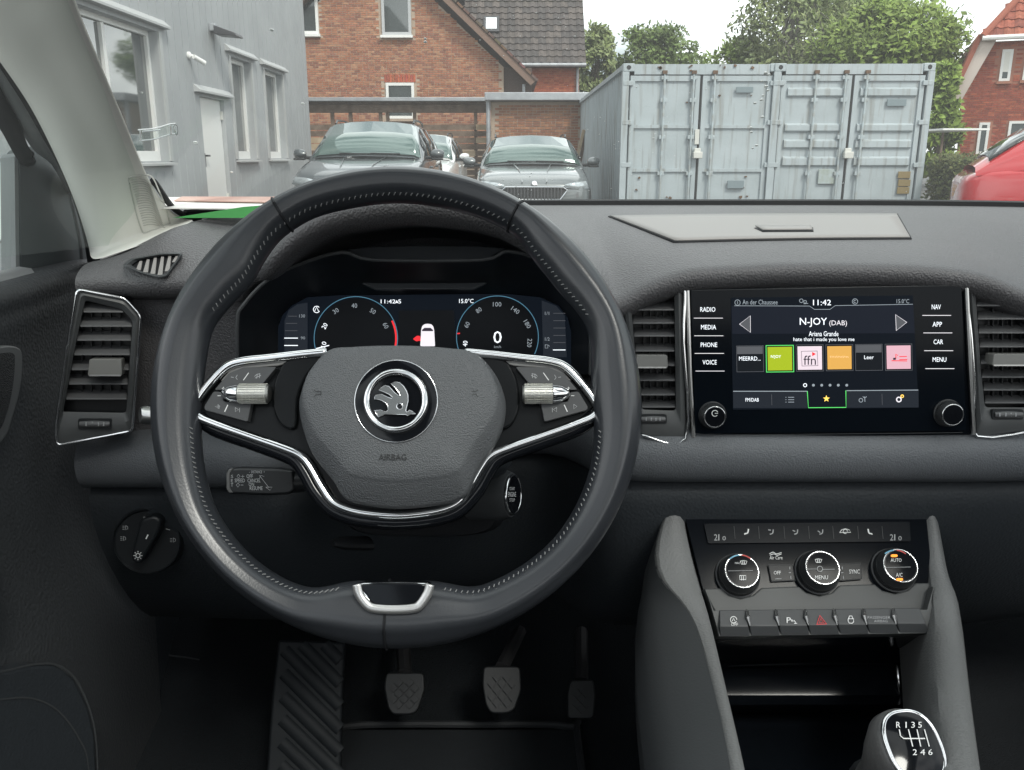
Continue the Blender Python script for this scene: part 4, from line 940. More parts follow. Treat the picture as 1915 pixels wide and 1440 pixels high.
fr0 = thing('foot_rest', 'ribbed dark foot rest plate left of the clutch pedal', 'foot rest', PY(565, 1400, 1.0))
fp = Plane(PY(570, 1330, .975), (.05, -.78, .62))
plate(fp, [(520, 1196), (645, 1200), (640, 1300), (635, 1470), (496, 1470), (508, 1300)], -.02, 0, 'rest_plate', mat('rest_rubber', (.016, .019, .022), .6, spec=.3), fr0, bevel=.004)
rib = MB()
for k in range(9):
    y0 = 1130 + k * 43
    pa, pb = (534 - k * 1.2, y0), (636, y0 + 105)
    def clampy(p, q, y):
        f_ = (y - p[1]) / (q[1] - p[1]); return (p[0] + (q[0] - p[0]) * f_, y)
    if pa[1] < 1205: pa = clampy(pa, pb, 1205)
    if pb[1] > 1462: pb = clampy(pa, pb, 1462)
    if pb[1] - pa[1] < 12: continue
    MB().tube([fp.at(pa[0], pa[1], .001), fp.at(pb[0], pb[1], .001)], .0080, 8, flat=.40, up=fp.n).build('rib', 'rest_rubber', fr0)
def pedal(name, label, pix, rows_, px0, Y, tilt, arm_px):
    pl = Plane(PY(px0[0], px0[1], Y), (0, -math.cos(R(tilt)), math.sin(R(tilt)))); t = thing(name, label, 'pedal', pl.o, 0, 'foot pedals')
    pd = plate(pl, pix, -.012, 0, 'pedal_pad', mat('pedal_rubber', (.020, .022, .024), .5, spec=.45), t, rnd=8, bevel=.002)
    xs_ = [p_[0] for p_ in pix]; ys_ = [p_[1] for p_ in pix]; x0, x1, y0, y1 = min(xs_) + 8, max(xs_) - 8, min(ys_) + 8, max(ys_) - 8
    n_ = rows_; st_ = (x1 - x0) / n_; ny = int((y1 - y0) / st_)
    for i in range(2 * n_ + 1):
        for j in range(2 * ny + 1):
            if (i + j) % 2 == 0: continue
            cx, cy = x0 + i * st_ / 2, y0 + j * (y1 - y0) / ny / 2; q = st_ * .40; qy = (y1 - y0) / ny * .40
            f_ = (cy - ys_[0]) / 1
            if cx - q < x0 - 2 or cx + q > x1 + 2 or cy - qy < y0 - 2 or cy + qy > y1 + 2: continue
            MB().prism([pl.at(cx - q, cy, .003), pl.at(cx, cy + qy, .003), pl.at(cx + q, cy, .003), pl.at(cx, cy - qy, .003)], -pl.n * .003).build('grip_stud', 'pedal_rubber', pd)
    MB().tube([pl.at(*arm_px[0], -.012), PY(arm_px[1][0], arm_px[1][1], Y + .12)], .010, 8).build('pedal_arm', mat('steel_arm', (.03, .03, .032), .5), t)
pedal('clutch_pedal', 'left foot pedal with diamond grip rubber, beside the foot rest', [(722, 1258), (792, 1258), (794, 1290), (780, 1330), (768, 1336), (735, 1336), (726, 1326), (718, 1285)], 3, (757, 1300), 1.0, 38, ((757, 1260), (752, 1180)))
pedal('brake_pedal', 'middle foot pedal with diamond grip rubber', [(904, 1246), (972, 1246), (975, 1290), (962, 1328), (948, 1334), (918, 1334), (908, 1318), (902, 1280)], 3, (938, 1290), 1.0, 38, ((938, 1250), (972, 1180)))
pedal('accelerator_pedal', 'narrow right foot pedal beside the console', [(1066, 1272), (1110, 1270), (1114, 1300), (1110, 1344), (1062, 1344), (1061, 1300)], 2, (1087, 1310), 1.02, 42, ((1087, 1275), (1087, 1180)))
# ---------------------------------------------------------------- unseen rest of the cabin, with roof glazing added for light
mat('headliner', (.45, .44, .41), .9, spec=.1)
mat('seat_cloth', (.03, .032, .035), .95, spec=.1)
glass_mat('added_roof_glass', (.75, .78, .78), .02)
prof_ = [(.46, 1.455), (.36, 1.485), (.26, 1.505), (.0, 1.535), (-.3, 1.55), (-.6, 1.55), (-1.0, 1.53), (-1.5, 1.47)]
wd_ = ((-.60, .08), (-.56, .04), (-.47, .01), (-.25, .0), (.25, .0), (.47, .01), (.56, .04), (.60, .08))
rows = [[Vector((XC + w_, y, z - dz)) for w_, dz in wd_] for y, z in prof_]
hb_ = MB().loft(rows); hb_.f = [f_ for k_, f_ in enumerate(hb_.f) if not (2 <= k_ // 7 <= 4 and 2 <= k_ % 7 <= 4)]
hb_.build('roof', 'headliner', body, smooth=60, solid=.02)
MB().loft([r_[2:6] for r_ in rows[2:6]]).build('added_glass_roof', 'added_roof_glass', body, smooth=60)  # glazing added out of view to bring more light onto the wheel
MB().prism([(1.06, -1.5, .25), (1.06, 1.1, .25), (1.06, 1.1, .98), (1.06, -1.5, .98)], (.05, 0, 0)).build('passenger_side', 'door_plastic', body)
MB().prism([(-.52, -1.2, .3), (1.06, -1.2, .3), (1.06, -1.45, 1.12), (-.52, -1.45, 1.12)], (0, -.1, 0)).build('rear_bench', 'seat_cloth', body)
# own bonnet, just below the line of sight
rows = [[Vector((XC + w_ * wk, y, z - dz)) for w_, dz in ((-.80, .16), (-.74, .05), (-.55, .01), (-.30, .015), (0, 0), (.30, .015), (.55, .01), (.74, .05), (.80, .16))] for y, z, wk in ((1.38, 1.00, .98), (1.6, .99, 1), (1.95, .95, 1), (2.2, .89, .97), (2.32, .80, .93), (2.36, .66, .9))]
MB().loft(rows).build('bonnet', 'paint_white', body, smooth=60, solid=.01)
# ================================================================ STEERING WHEEL
mat('leather', (.030, .033, .038), .29, spec=.62, bump=('leather', 800, .07, .0006), var=(14, (.026, .029, .034), .03))
mat('leather_perf', (.036, .038, .041), .52, spec=.45, bump=('leather', 900, .5, .0008))
mat('hub_cover', (.096, .102, .108), .50, spec=.4, bump=('leather', 1100, .6, .0012))
mat('thread', (.20, .205, .205), .8)
mat('button_grey', (.060, .063, .066), .5, spec=.4)
mat('satin_grey', (.19, .19, .185), .38, spec=.5)
mat('knurl', (.62, .62, .58), .3, metal=1, bump=('noise', 1400, .6, .0006))
_d = ray(741, 763)
WP = Plane(CAM + _d * .645, (0, -math.cos(R(24)), math.sin(R(24))))
sw = thing('steering_wheel', 'black leather two spoke steering wheel with chrome trim and round emblem', 'steering wheel', WP.o)
PXM = .645 / F                                           # metres for one pixel at the wheel
def polar(pts):
    o = []
    for x, y in pts:
        u, v = WP.uv(x, y); o.append((math.atan2(v, u) % (2 * math.pi), math.hypot(u, v)))
    return sorted(o)
def pint(T, a):
    a %= 2 * math.pi; n = len(T)
    for i in range(n):
        a0, r0 = T[i - 1]; a1, r1 = T[i]
        if i == 0: a0 -= 2 * math.pi
        if a0 <= a <= a1: return r0 + (r1 - r0) * (a - a0) / (a1 - a0)
    a0, r0 = T[-1]; a1, r1 = T[0]; a1 += 2 * math.pi
    return r0 + (r1 - r0) * (a - a0) / (a1 - a0)
OUTT = polar([(741 + 459 * math.cos(k * math.pi / 24), 763 - 450 * math.sin(k * math.pi / 24)) for k in range(48)])
inn = [(741, 376), (830, 386), (900, 405), (965, 438), (1000, 490), (1045, 545), (1080, 582), (1100, 612), (1106, 645), (1104, 700), (1108, 760), (1111, 830), (1100, 890), (1075, 950), (1040, 1003), (990, 1048), (940, 1078), (885, 1100), (845, 1092), (810, 1085), (735, 1085), (660, 1085), (625, 1092), (590, 1102), (545, 1090), (490, 1058), (440, 1010), (400, 950), (381, 880), (375, 820), (375, 760), (380, 700), (388, 645), (394, 612), (420, 580), (470, 530), (520, 445), (580, 405), (660, 385)]
INT = polar(inn)
NR, NC = 192, 28
def sm_r(T, a): return sum(pint(T, a + d_) * w_ for d_, w_ in ((-.05, .2), (-.025, .2), (0, .2), (.025, .2), (.05, .2)))
def section(a, k=1.0, n=NC):
    ro, ri = sm_r(OUTT, a), sm_r(INT, a); rc, h_ = (ro + ri) / 2, (ro - ri) / 2
    th = .0160; e_ = WP.u * math.cos(a) + WP.v * math.sin(a); o = []
    for j in range(n):
        f_ = 2 * math.pi * j / n; c, s_ = math.cos(f_), math.sin(f_)
        pw = .80
        x = math.copysign(abs(c) ** pw, c) * h_; y = math.copysign(abs(s_) ** pw, s_) * th
        y += .0028 * math.exp(-((x / h_ - .30) / .16) ** 2) if s_ > 0 else 0        # soft ridge along the front
        y -= .004 * (x / h_) ** 2 if s_ > 0 else 0
        o.append(WP.o + e_ * (rc + x * k) + WP.n * (y * k))
    return o
secs = [section(2 * math.pi * i / NR) for i in range(NR)]
MB().loft(secs + [secs[0]], True).build('rim', 'leather', sw, smooth=180)
def angle_of(px, py): u, v = WP.uv(px, py); return math.atan2(v, u)
for px, py in ((967, 400), (528, 402), (724, 1180)):
    a = angle_of(px, py); s_ = section(a, 1.012, 40)
    MB().tube(s_, .0011, 6, True).build('rim_seam', 'seal', sw)
# stitches along the inner edge
b = MB()
def stitches(a0, a1, n):
    for i in range(n):
        a = a0 + (a1 - a0) * i / n; s_ = section(a, 1.01, 40); p_ = s_[15]; q_ = section(a + .009, 1.01, 40)[16]
        b.tube([p_, p_.lerp(q_, .5) + WP.n * .0006, q_], .00045, 5)
stitches(angle_of(1085, 600), math.pi - angle_of(1085, 600) - .02, 84)
stitches(angle_of(378, 800) % (2 * math.pi), angle_of(645, 1090) % (2 * math.pi), 50); stitches(angle_of(830, 1092) % (2 * math.pi), angle_of(1110, 800) % (2 * math.pi), 46)
b.build('stitching', 'thread', sw, kind='stuff')
# ---- spokes
def wplate(pix, o0, o1, name, m, parent=sw, **k): return plate(WP, pix, o0, o1, name, m, parent, **k)
LS = [(640, 662), (560, 668), (490, 674), (440, 680), (405, 705), (376, 742), (362, 768), (370, 786), (440, 812), (500, 834), (565, 862), (600, 905), (640, 950), (700, 966), (741, 968), (741, 800), (741, 700), (700, 664)]
def mir(P): return [(1481 - x, y) for x, y in P]
for P in (LS, mir(LS)): wplate(P, -.016, -.006, 'spoke', mat('spoke_black', (.008, .009, .010), .22, spec=.14), sm=3, bevel=.003)
trim = [(612, 659), (560, 664), (500, 671), (455, 676), (425, 686), (398, 712), (374, 742), (364, 762), (370, 778), (400, 792), (470, 817), (530, 838), (562, 852), (580, 872), (602, 910), (622, 938), (650, 952), (690, 960), (741, 964)]
tr = trim + mir(trim)[::-1][1:]
pts = [WP.at(q[0], q[1], -.002) for q in smoothpath(tr, 5)]
MB().tube(pts, .0036, 10, up=WP.n, flat=1.2).build('chrome_trim', 'chrome', sw, smooth=180)
lowt = [(366, 772), (400, 800), (470, 826), (530, 848), (556, 862), (572, 884), (596, 925), (640, 962), (741, 976)]
lt = lowt + mir(lowt)[::-1][1:]
MB().tube([WP.at(q[0], q[1], -.009) for q in smoothpath(lt, 5)], .0062, 10, up=WP.n, flat=1.2).build('spoke_edge', 'black_gloss', sw, smooth=180)
for f_ in (lambda P: P, mir):
    # shoulder greyed as sky light on the black spoke top, two key pads, roller
    wplate(f_([(600, 664), (500, 676), (455, 682), (430, 692), (412, 712), (424, 712), (455, 689), (520, 684), (560, 672)]), -.006, -.0025, 'spoke_lit_shoulder', 'satin_grey', bevel=.001)
    up_ = wplate(f_([(455, 687), (517, 686), (490, 719), (432, 720), (418, 729), (401, 729), (428, 698)]), -.006, .001, 'button_pad', 'button_grey', rnd=4, bevel=.0008)
    lo_ = wplate(f_([(399, 732), (415, 733), (419, 751), (470, 753), (463, 789), (383, 767), (381, 761)]), -.006, .001, 'button_pad', 'button_grey', rnd=4, bevel=.0008)
    a, c, e_ = f_([(448, 736), (504, 736), (416, 737)])
    ro = MB().tube([WP.at(*a, .004), WP.at(*q_, .004)] if 0 else [WP.at(*a, .004), WP.at(a[0] + (c[0] - a[0]) * .93, a[1], .004), WP.at(*c, .004)], [.0074, .0074, .0058], 24).build('scroll_roller', 'knurl', sw)
    kn = MB()
    for k in range(24):
        an = 2 * math.pi * k / 24; r_ = .0075; dv = WP.v * math.sin(an) * r_ + WP.n * math.cos(an) * r_
        kn.tube([WP.at(*a, .004) + dv, WP.at(a[0] + (c[0] - a[0]) * .92, a[1], .004) + dv], .0003, 4)
    for k in range(8):
        cc = WP.at(*a, .004).lerp(WP.at(*c, .004), .05 + k * .115); kn.tube([cc + (WP.v * math.sin(2 * math.pi * j / 20) + WP.n * math.cos(2 * math.pi * j / 20)) * .0075 for j in range(20)], .0003, 4, True)
    kn.build('roller_knurl', 'knurl', ro, kind='stuff')
    MB().tube([WP.at(*a, .004), WP.at(a[0] + (e_[0] - a[0]) * .45, a[1], .0035), WP.at(a[0] + (e_[0] - a[0]) * .85, a[1], .002), WP.at(*e_, .001)], [.0072, .0066, .0042, .0012], 20).build('roller_cap', 'chrome', sw)
    s1, s2 = f_([(455, 711), (465, 697)]); t1, t2 = f_([(420, 770), (426, 757)])
    strokes(WP, [[s1, s2]], 1.6, 'print_white', up_, 'divider_mark', off=.0013); strokes(WP, [[t1, t2]], 2.0, 'print_white', lo_, 'divider_mark', off=.0013)
    strokes(WP, [f_([(432, 705), (437, 706)]), f_([(444, 701), (441, 706), (444, 710)])], 1.3, 'print_grey', up_, 'symbol', off=.0013)
    strokes(WP, [f_([(476, 704), (480, 700), (486, 699)]), f_([(477, 707), (483, 704), (488, 702)]), f_([(480, 708), (481, 700)]), f_([(485, 707), (486, 698)])], 1.2, 'print_grey', up_, 'symbol', off=.0013)
    strokes(WP, [f_([(408, 756), (408, 764)]), f_([(411, 759), (402, 760), (410, 764), (411, 759)])] if f_ is not mir else [f_([(408, 756), (402, 760), (408, 765), (408, 756)])], 1.2, 'print_grey', lo_, 'symbol', off=.0013)
    strokes(WP, [f_([(440, 762), (446, 766), (440, 770), (440, 762)]), f_([(448, 763), (448, 771)])], 1.2, 'print_grey', lo_, 'symbol', off=.0013)
    strokes(WP, [f_([(415, 726), (421, 726)]), f_([(418, 723.5), (418, 728.5)])], 1.2, 'print_white', up_, 'plus_mark', off=.0013); strokes(WP, [f_([(407, 740), (413, 740)])], 1.3, 'print_white', lo_, 'minus_mark', off=.0013)
# gloss slats between keys and hub
for f_ in (lambda P: P, mir):
    wplate(f_([(540, 672), (600, 668), (575, 700), (556, 745), (552, 800), (525, 795), (510, 760), (512, 720), (520, 695)]), -.006, -.001, 'spoke_infill', 'spoke_black', sm=3, bevel=.002)
# lower insert
wplate([(664, 1092), (700, 1089), (741, 1088), (781, 1089), (806, 1092), (800, 1112), (782, 1134), (770, 1140), (741, 1143), (702, 1141), (688, 1136), (672, 1114)], .002, .0180, 'lower_trim', 'chrome', sm=2, bevel=.002)
MB().tube([WP.at(q[0], q[1], .0185) for q in smoothpath([(667, 1093), (672, 1112), (686, 1131), (702, 1138), (741, 1140), (776, 1137), (788, 1128), (799, 1110), (804, 1093)], 5)], .0034, 10, up=WP.n, flat=.6).build('lower_trim_edge', mat('silver_trim', (.62, .62, .61), .32, metal=.85), sw, smooth=180)
wplate([(676, 1093), (741, 1090), (796, 1093), (788, 1112), (774, 1129), (741, 1133), (700, 1131), (686, 1114)], .010, .0192, 'lower_insert', 'black_gloss', sm=2, bevel=.001)
# ---- airbag cover
ho = [(612, 657), (660, 650), (723, 647), (790, 648), (850, 653), (892, 661), (925, 697), (942, 735), (946, 765), (940, 800), (922, 838), (895, 880), (878, 918), (862, 934), (820, 945), (741, 952), (665, 942), (640, 928), (622, 900), (584, 851), (566, 805), (558, 765), (561, 735), (575, 700)]
hu = [Vector(WP.uv(x, y, .006)) for x, y in [(q[0], q[1]) for q in smoothpath(ho, 5, True)]]
hc = Vector(WP.uv(747, 790, .006)); fc = Vector(WP.uv(747, 770, .006))
def ring(s_, off, c=hc): return [WP.w(c.x + (q.x - hc.x) * s_[0], c.y + (q.y - hc.y) * s_[1], off) for q in hu]
R_ = [ring((1, 1), -.016), ring((1, 1), .002), ring((.99, .99), .006), ring((.965, .965), .0105), ring((.935, .835), .0150, fc), ring((.92, .82), .0162, fc), ring((.88, .79), .0175, fc), ring((.7, .68), .0196, fc), ring((.45, .45), .0210, fc), ring((.2, .2), .0214, fc), ring((.02, .02), .0215, fc)]
hb = MB().loft(R_, True); cover = hb.build('airbag_cover', 'hub_cover', sw, smooth=60)
HS = Surf(hb)
class OnHub:
    n = WP.n; u = WP.u; v = WP.v; o = WP.o
HP = Plane(WP.o + WP.n * .0208, WP.n)
write('AIRBAG', Plane(HS.at(734, 855), WP.n), 708, 760, 849, 861, mat('emboss', (.018, .019, .02), .7), cover, off=.0008)
for f_ in (lambda P: P, mir):
    strokes(HP, [f_([(587, 729), (591, 732), (600, 732)]), f_([(588, 742), (591, 737), (600, 738)]), f_([(600, 731), (600, 739)])], 1.3, 'emboss', cover, 'horn_symbol', off=-.0012)
# ---- emblem
EC = HP.at(741, 750, .0005)
eb = MB().lathe(EC, WP.n, [(.0302, -.003), (.0302, .0), (.0298, .0012), (.026, .0006), (.0, .0004)], 64).build('emblem', 'black_gloss', sw, smooth=50)
MB().tube([EC + WP.n * .002 + (WP.u * math.cos(2 * math.pi * k / 64) + WP.v * math.sin(2 * math.pi * k / 64)) * .0212 for k in range(64)], .0025, 12, True).build('emblem_ring', 'chrome', eb, smooth=180)
MB().tube([EC + WP.n * .0005 + (WP.u * math.cos(2 * math.pi * k / 64) + WP.v * math.sin(2 * math.pi * k / 64)) * .0301 for k in range(64)], .0006, 6, True).build('emblem_edge', 'chrome', eb, smooth=180)
lg = [(350, 672), (352, 640), (370, 600), (470, 585), (560, 630), (640, 660), (652, 640), (600, 590), (500, 545), (425, 515), (470, 470), (530, 435), (600, 460), (690, 560), (745, 605), (780, 608), (760, 560), (700, 480), (625, 408), (700, 378), (770, 390), (840, 450), (890, 530), (915, 600), (918, 700), (895, 790), (878, 860), (890, 885), (915, 880), (930, 852), (985, 875), (1045, 915), (960, 922), (905, 950), (880, 928), (700, 926), (520, 924), (470, 955), (412, 968), (375, 910), (345, 862), (450, 850), (545, 882), (578, 850), (575, 790), (540, 735), (470, 690), (400, 672)]
EP = Plane(EC, WP.n)
lp = [(x / 9 + 660 + 1.4, y / 9 + 670 + 2) for x, y in lg]
plate(EP, lp, .0006, .0022, 'winged_arrow', mat('logo_grey', (.30, .31, .31), .25, metal=1), eb)
strokes(EP, [lp], 1.3, 'chrome', eb, 'arrow_outline', off=.0024, closed=True)
strokes(EP, [arc(775 / 9 + 661.4, 790 / 9 + 672, 5.6, 0, 360, 20)[:-1]], 1.6, 'chrome', eb, 'arrow_eye', off=.0026, closed=True)
strokes(EP, [arc(775 / 9 + 661.4, 790 / 9 + 672, 2.2, 0, 360, 14)[:-1]], 4.4, 'black_gloss', eb, 'eye_hole', off=.0023, closed=True)

# ================================================================ COLUMN, STALKS, START BUTTON, LIGHT SWITCH
co = thing('steering_column', 'dark plastic steering column shroud behind the lower half of the wheel', 'steering column', PY(800, 960, .78))
rows = []
for Y, w_, z0, z1 in ((.675, .075, .858, .905), (.69, .085, .846, .910), (.74, .088, .83, .912), (.80, .088, .82, .912), (.90, .09, .81, .90)):
    cx = -.085; rows.append([Vector((cx + math.copysign(abs(math.cos(a)) ** .5, math.cos(a)) * w_, Y, (z0 + z1) / 2 + math.copysign(abs(math.sin(a)) ** .6, math.sin(a)) * (z1 - z0) / 2)) for a in [2 * math.pi * j / 24 for j in range(24)]])
MB().loft(rows, True, True).build('shroud', 'hard_dark', co, smooth=50)
rows = []
for Y, w_, z0, z1 in ((.74, .07, .775, .83), (.76, .08, .765, .84), (.82, .08, .76, .84), (.92, .08, .75, .84)):
    rows.append([Vector((cx + math.copysign(abs(math.cos(a)) ** .5, math.cos(a)) * w_, Y, (z0 + z1) / 2 + math.copysign(abs(math.sin(a)) ** .6, math.sin(a)) * (z1 - z0) / 2)) for a in [2 * math.pi * j / 24 for j in range(24)]])
MB().loft(rows, True, True).build('lower_shroud', 'seal', co, smooth=50)
MB().tube([PY(690, 1016, .76), PY(640, 1016, .745), PY(622, 1016, .74)], [.012, .011, .006], 12, flat=.5, up=(0, 0, 1)).build('adjust_lever', 'seal', co)
sb = thing('start_button', 'round engine start stop button on the right of the steering column', 'button', PY(958, 925, .72))
sp_ = Plane(PY(957, 925, .72), (.915, -.36, .13))
r_ = 42 * .72 / F
q0 = sp_.o
MB().lathe(q0 - sp_.n * .02, sp_.n, [(r_ * 1.25, -.02), (r_ * 1.22, .012), (r_ * 1.05, .020), (r_ * .9, .0202)], 40).build('housing', 'hard_mid', sb)
MB().tube([q0 + sp_.n * .0015 + (sp_.u * math.cos(2 * math.pi * k / 48) + sp_.v * math.sin(2 * math.pi * k / 48)) * r_ * .92 for k in range(48)], .0014, 8, True).build('chrome_ring', 'chrome', sb, smooth=180)
MB().lathe(q0, sp_.n, [(r_ * .88, -.002), (r_ * .88, .0018), (r_ * .84, .0026), (.0, .0030)], 40).build('push_face', 'black_gloss', sb)
for s_, y0, y1, x0, x1 in (('START', 911, 917, 953, 963), ('ENGINE', 920, 929, 950, 965), ('STOP', 932, 938, 953, 963)): write(s_, sp_, x0, x1, y0, y1, 'print_white', sb, off=.0034)
stk = thing('cruise_control_stalk', 'short black stalk with white speed control printing left of the steering column', 'stalk', PY(490, 900, .73))
kp_ = Plane(PY(485, 900, .735), (-.05, -1, .30))
plate(kp_, [(422, 882), (428, 876), (450, 874), (520, 876), (548, 880), (550, 918), (540, 925), (500, 927), (430, 924), (422, 918)], -.016, .0, 'stalk_head', mat('stalk', (.020, .022, .024), .35, spec=.5), stk, rnd=5, bevel=.004)
plate(kp_, [(423, 886), (428, 877), (436, 876), (430, 886), (430, 914), (436, 922), (428, 922), (423, 914)], -.014, .0008, 'end_button', 'satin_grey', stk, bevel=.001)
MB().tube([PY(540, 902, .742), PY(600, 900, .75), PY(660, 900, .76)], [.010, .009, .009], 12).build('stalk_arm', 'stalk', stk)
for s_, x0, x1, y0, y1 in (('OFF', 461, 473, 887, 894), ('CANCEL', 463, 487, 895, 902), ('ON', 465, 475, 902.5, 909), ('RESUME', 467, 491, 909.5, 916.5), ('SPEED', 439, 458, 895, 902), ('-  DISTANCE  +', 466, 495, 880, 885), ('S', 432, 436, 888, 894), ('E', 432, 435.5, 896, 902), ('T', 431.5, 436, 904, 910)): write(s_, kp_, x0, x1, y0, y1, 'print_white', stk, off=.0006)
strokes(kp_, [[(446, 887), (449, 890.5), (446, 894), (443, 890.5), (446, 887)], [(451, 891), (457, 891)], [(454, 888), (454, 894)], [(445, 903), (448, 907), (445, 911), (442, 907), (445, 903)], [(450, 907), (455, 907)], [(485, 889), (503, 912)], [(485, 895), (488, 889), (494, 891)], [(497, 911), (509, 911), (505, 917), (497, 911)]], .7, 'print_white', stk, 'printed_marks', off=.0006)
ind = thing('indicator_stalk', 'silver tipped indicator stalk end showing left of the wheel rim', 'stalk', PY(270, 776, .76))
MB().tube([PY(262, 776, .75), PY(270, 776, .752), PY(300, 778, .755), PY(560, 800, .77)], [.007, .0085, .0085, .006], 14).build('stalk_lever', 'satin', ind)
lsw = thing('light_switch', 'round black headlight switch on the lower panel left of the wheel', 'switch', PY(277, 1012, .90))
lp_ = Plane(PY(277, 1012, .885), (.12, -1, .18)); rr = 66 * .90 / F
MB().lathe(lp_.o - lp_.n * .03, lp_.n, [(rr * 1.05, 0), (rr * 1.02, .030), (rr * .97, .034), (rr * .93, .032), (0.001, .031)], 48).build('bezel', mat('switch_black', (.010, .012, .014), .4, spec=.4), lsw)
kn_ = plate(lp_, [(262, 972), (288, 964), (302, 972), (296, 998), (262, 1056), (248, 1052), (244, 1040)], .002, .022, 'turn_knob', 'switch_black', lsw, rnd=8, bevel=.003)
strokes(lp_, [[(277, 1000), (273, 1008)]], 2.2, 'print_white', kn_, 'pointer', off=.0225)
strokes(lp_, [arc(258, 1039, 4, 0, 360, 12)[:-1]], 1.2, 'print_white', kn_, 'lamp_symbol', off=.0225, closed=True)
strokes(lp_, [[(258 + 6 * math.cos(a), 1039 + 6 * math.sin(a)), (258 + 8.5 * math.cos(a), 1039 + 8.5 * math.sin(a))] for a in [k * math.pi / 4 for k in range(8)]], 1.2, 'print_white', kn_, 'lamp_rays', off=.0225)
write('Auto', lp_, 287, 302, 971, 977, mat('print_green', (.25, .5, .42), .6), lsw, off=.005); write('0', lp_, 268, 272, 966, 972, 'print_grey', lsw, off=.005)
for cx_, cy_ in ((234, 987), (230, 1007), (323, 1010)): strokes(lp_, [[(cx_ - 5, cy_ - 3), (cx_ - 1, cy_ - 3)], [(cx_ - 5, cy_), (cx_ - 1, cy_)], [(cx_ - 5, cy_ + 3), (cx_ - 1, cy_ + 3)], [(cx_ + 1, cy_ - 4), (cx_ + 5, cy_ - 2), (cx_ + 5, cy_ + 2), (cx_ + 1, cy_ + 4), (cx_ + 1, cy_ - 4)]], 1.0, 'print_grey', lsw, 'lamp_mark', off=.005)
strokes(lp_, [[(310, 989), (318, 991)]], 1.4, 'print_grey', lsw, 'lamp_mark', off=.005)
# ================================================================ VENTS
def inside_x(poly, y):
    xs_ = []
    for (x0, y0), (x1, y1) in zip(poly, poly[1:] + poly[:1]):
        if (y0 <= y) != (y1 <= y): xs_.append(x0 + (x1 - x0) * (y - y0) / (y1 - y0))
    return (min(xs_), max(xs_)) if len(xs_) > 1 else None
def vent(label, pl, outer, inner, slats, tabp, wheel, rise=20, depth=.024, chrome=None, rnd=10):
    t = thing('air_vent', label, 'air vent', pl.o, 0, 'dashboard air vents')
    o2 = [(q[0], q[1]) for q in roundpoly(outer, rnd)]; i2 = [(q[0], q[1]) for q in roundpoly(inner, rnd * .7)]
    mid = [((a[0] + c[0]) / 2, (a[1] + c[1]) / 2) for a, c in zip(o2, i2)]
    MB().loft([[pl.at(x, y, -depth) for x, y in o2], [pl.at(x, y, -.001) for x, y in o2], [pl.at(x, y, .002) for x, y in mid], [pl.at(x, y, -.003) for x, y in i2]], True).build('bezel', mat('vent_bezel', (.075, .079, .081), .42, spec=.45), t, smooth=40)
    MB().loft([[pl.at(x, y, -.003) for x, y in i2], [pl.at(x, y, -depth) for x, y in i2], [pl.o - pl.n * depth + (pl.at(x, y, -depth) - pl.o + pl.n * depth) * .02 for x, y in i2]], True).build('duct', 'vent_black', t, smooth=30)
    cp = chrome or o2
    MB().tube([pl.at(x, y, .0015) for x, y in (smoothpath(chrome, 4) if chrome else o2)], .0016, 8, chrome is None).build('chrome_frame', 'chrome', t, smooth=180)
    for y in slats:
        r_ = inside_x(i2, y); r2 = inside_x(i2, y - rise * .5) or r_
        if not r_: continue
        x0, x1 = r_[0] + 1, r_[1] - 1
        MB().prism([pl.at(x0, y, -.004), pl.at(x1, y, -.004), pl.at(x1, y - rise, -depth + .003), pl.at(x0, y - rise, -depth + .003)], pl.v * -.0016).build('slat', 'vent_slat', t, bevel=.0004)
    b = MB(); bx = inside_x(i2, slats[len(slats) // 2])
    for k in range(1, 6):
        x = bx[0] + (bx[1] - bx[0]) * k / 6; MB().prism([pl.at(x, slats[0], -depth + .002), pl.at(x, slats[-1], -depth + .002), pl.at(x + 1.5, slats[-1], -depth + .002), pl.at(x + 1.5, slats[0], -depth + .002)], pl.n * .006).build('rear_vane', 'vent_black', t)
    if tabp:
        x0, x1, y0, y1 = tabp
        tb = plate(pl, [(x0, y1), (x0 + 3, y0), (x1 - 1, y0), (x1, y1)], -.010, .006, 'slider_tab', mat('tab_grey', (.20, .20, .19), .35, spec=.5), t, rnd=3, bevel=.0015)
        plate(pl, [(x0 + 2, y1 - 2), (x1 - 2, y1 - 2), (x1 - 3, y1 + .5), (x0 + 3, y1 + .5)], .0055, .0070, 'tab_edge', 'satin', tb)
    x0, x1, y0, y1 = wheel
    plate(pl, [(x0 - 4, y0 - 3), (x1 + 4, y0 - 3), (x1 + 4, y1 + 3), (x0 - 4, y1 + 3)], -.002, .0023, 'wheel_slot', 'vent_black', t, rnd=4)
    w_ = MB().tube([pl.at(x0, (y0 + y1) / 2, .0015), pl.at((x0 + x1) / 2, (y0 + y1) / 2, .0035), pl.at(x1, (y0 + y1) / 2, .0015)], [(y1 - y0) * .00022, (y1 - y0) * .00026, (y1 - y0) * .00022], 12).build('thumb_wheel', 'vent_slat', t)
    strokes(pl, [[(x0 + (x1 - x0) * f_, y0 + 3), (x0 + (x1 - x0) * f_, y1 - 3)] for f_ in (.2, .42, .62, .8)], 2.2, 'print_grey', w_, 'wheel_mark', off=.0062)
    return t
VL = Plane(PY(190, 690, .865), (.22, -.97, .10))
vent('tall left air vent with chrome frame beside the driver door', VL, [(145, 541), (234, 558), (263, 590), (247, 806), (106, 833), (104, 800), (125, 655)], [(159, 561), (228, 578), (248, 600), (236, 772), (119, 770), (119, 765), (138, 660)], [582, 609, 635, 662, 690, 717, 745], (164, 228, 672, 703), (150, 205, 786, 800), rise=17)
VC = Plane(PY(1230, 680, .795), (0, -1, .14))
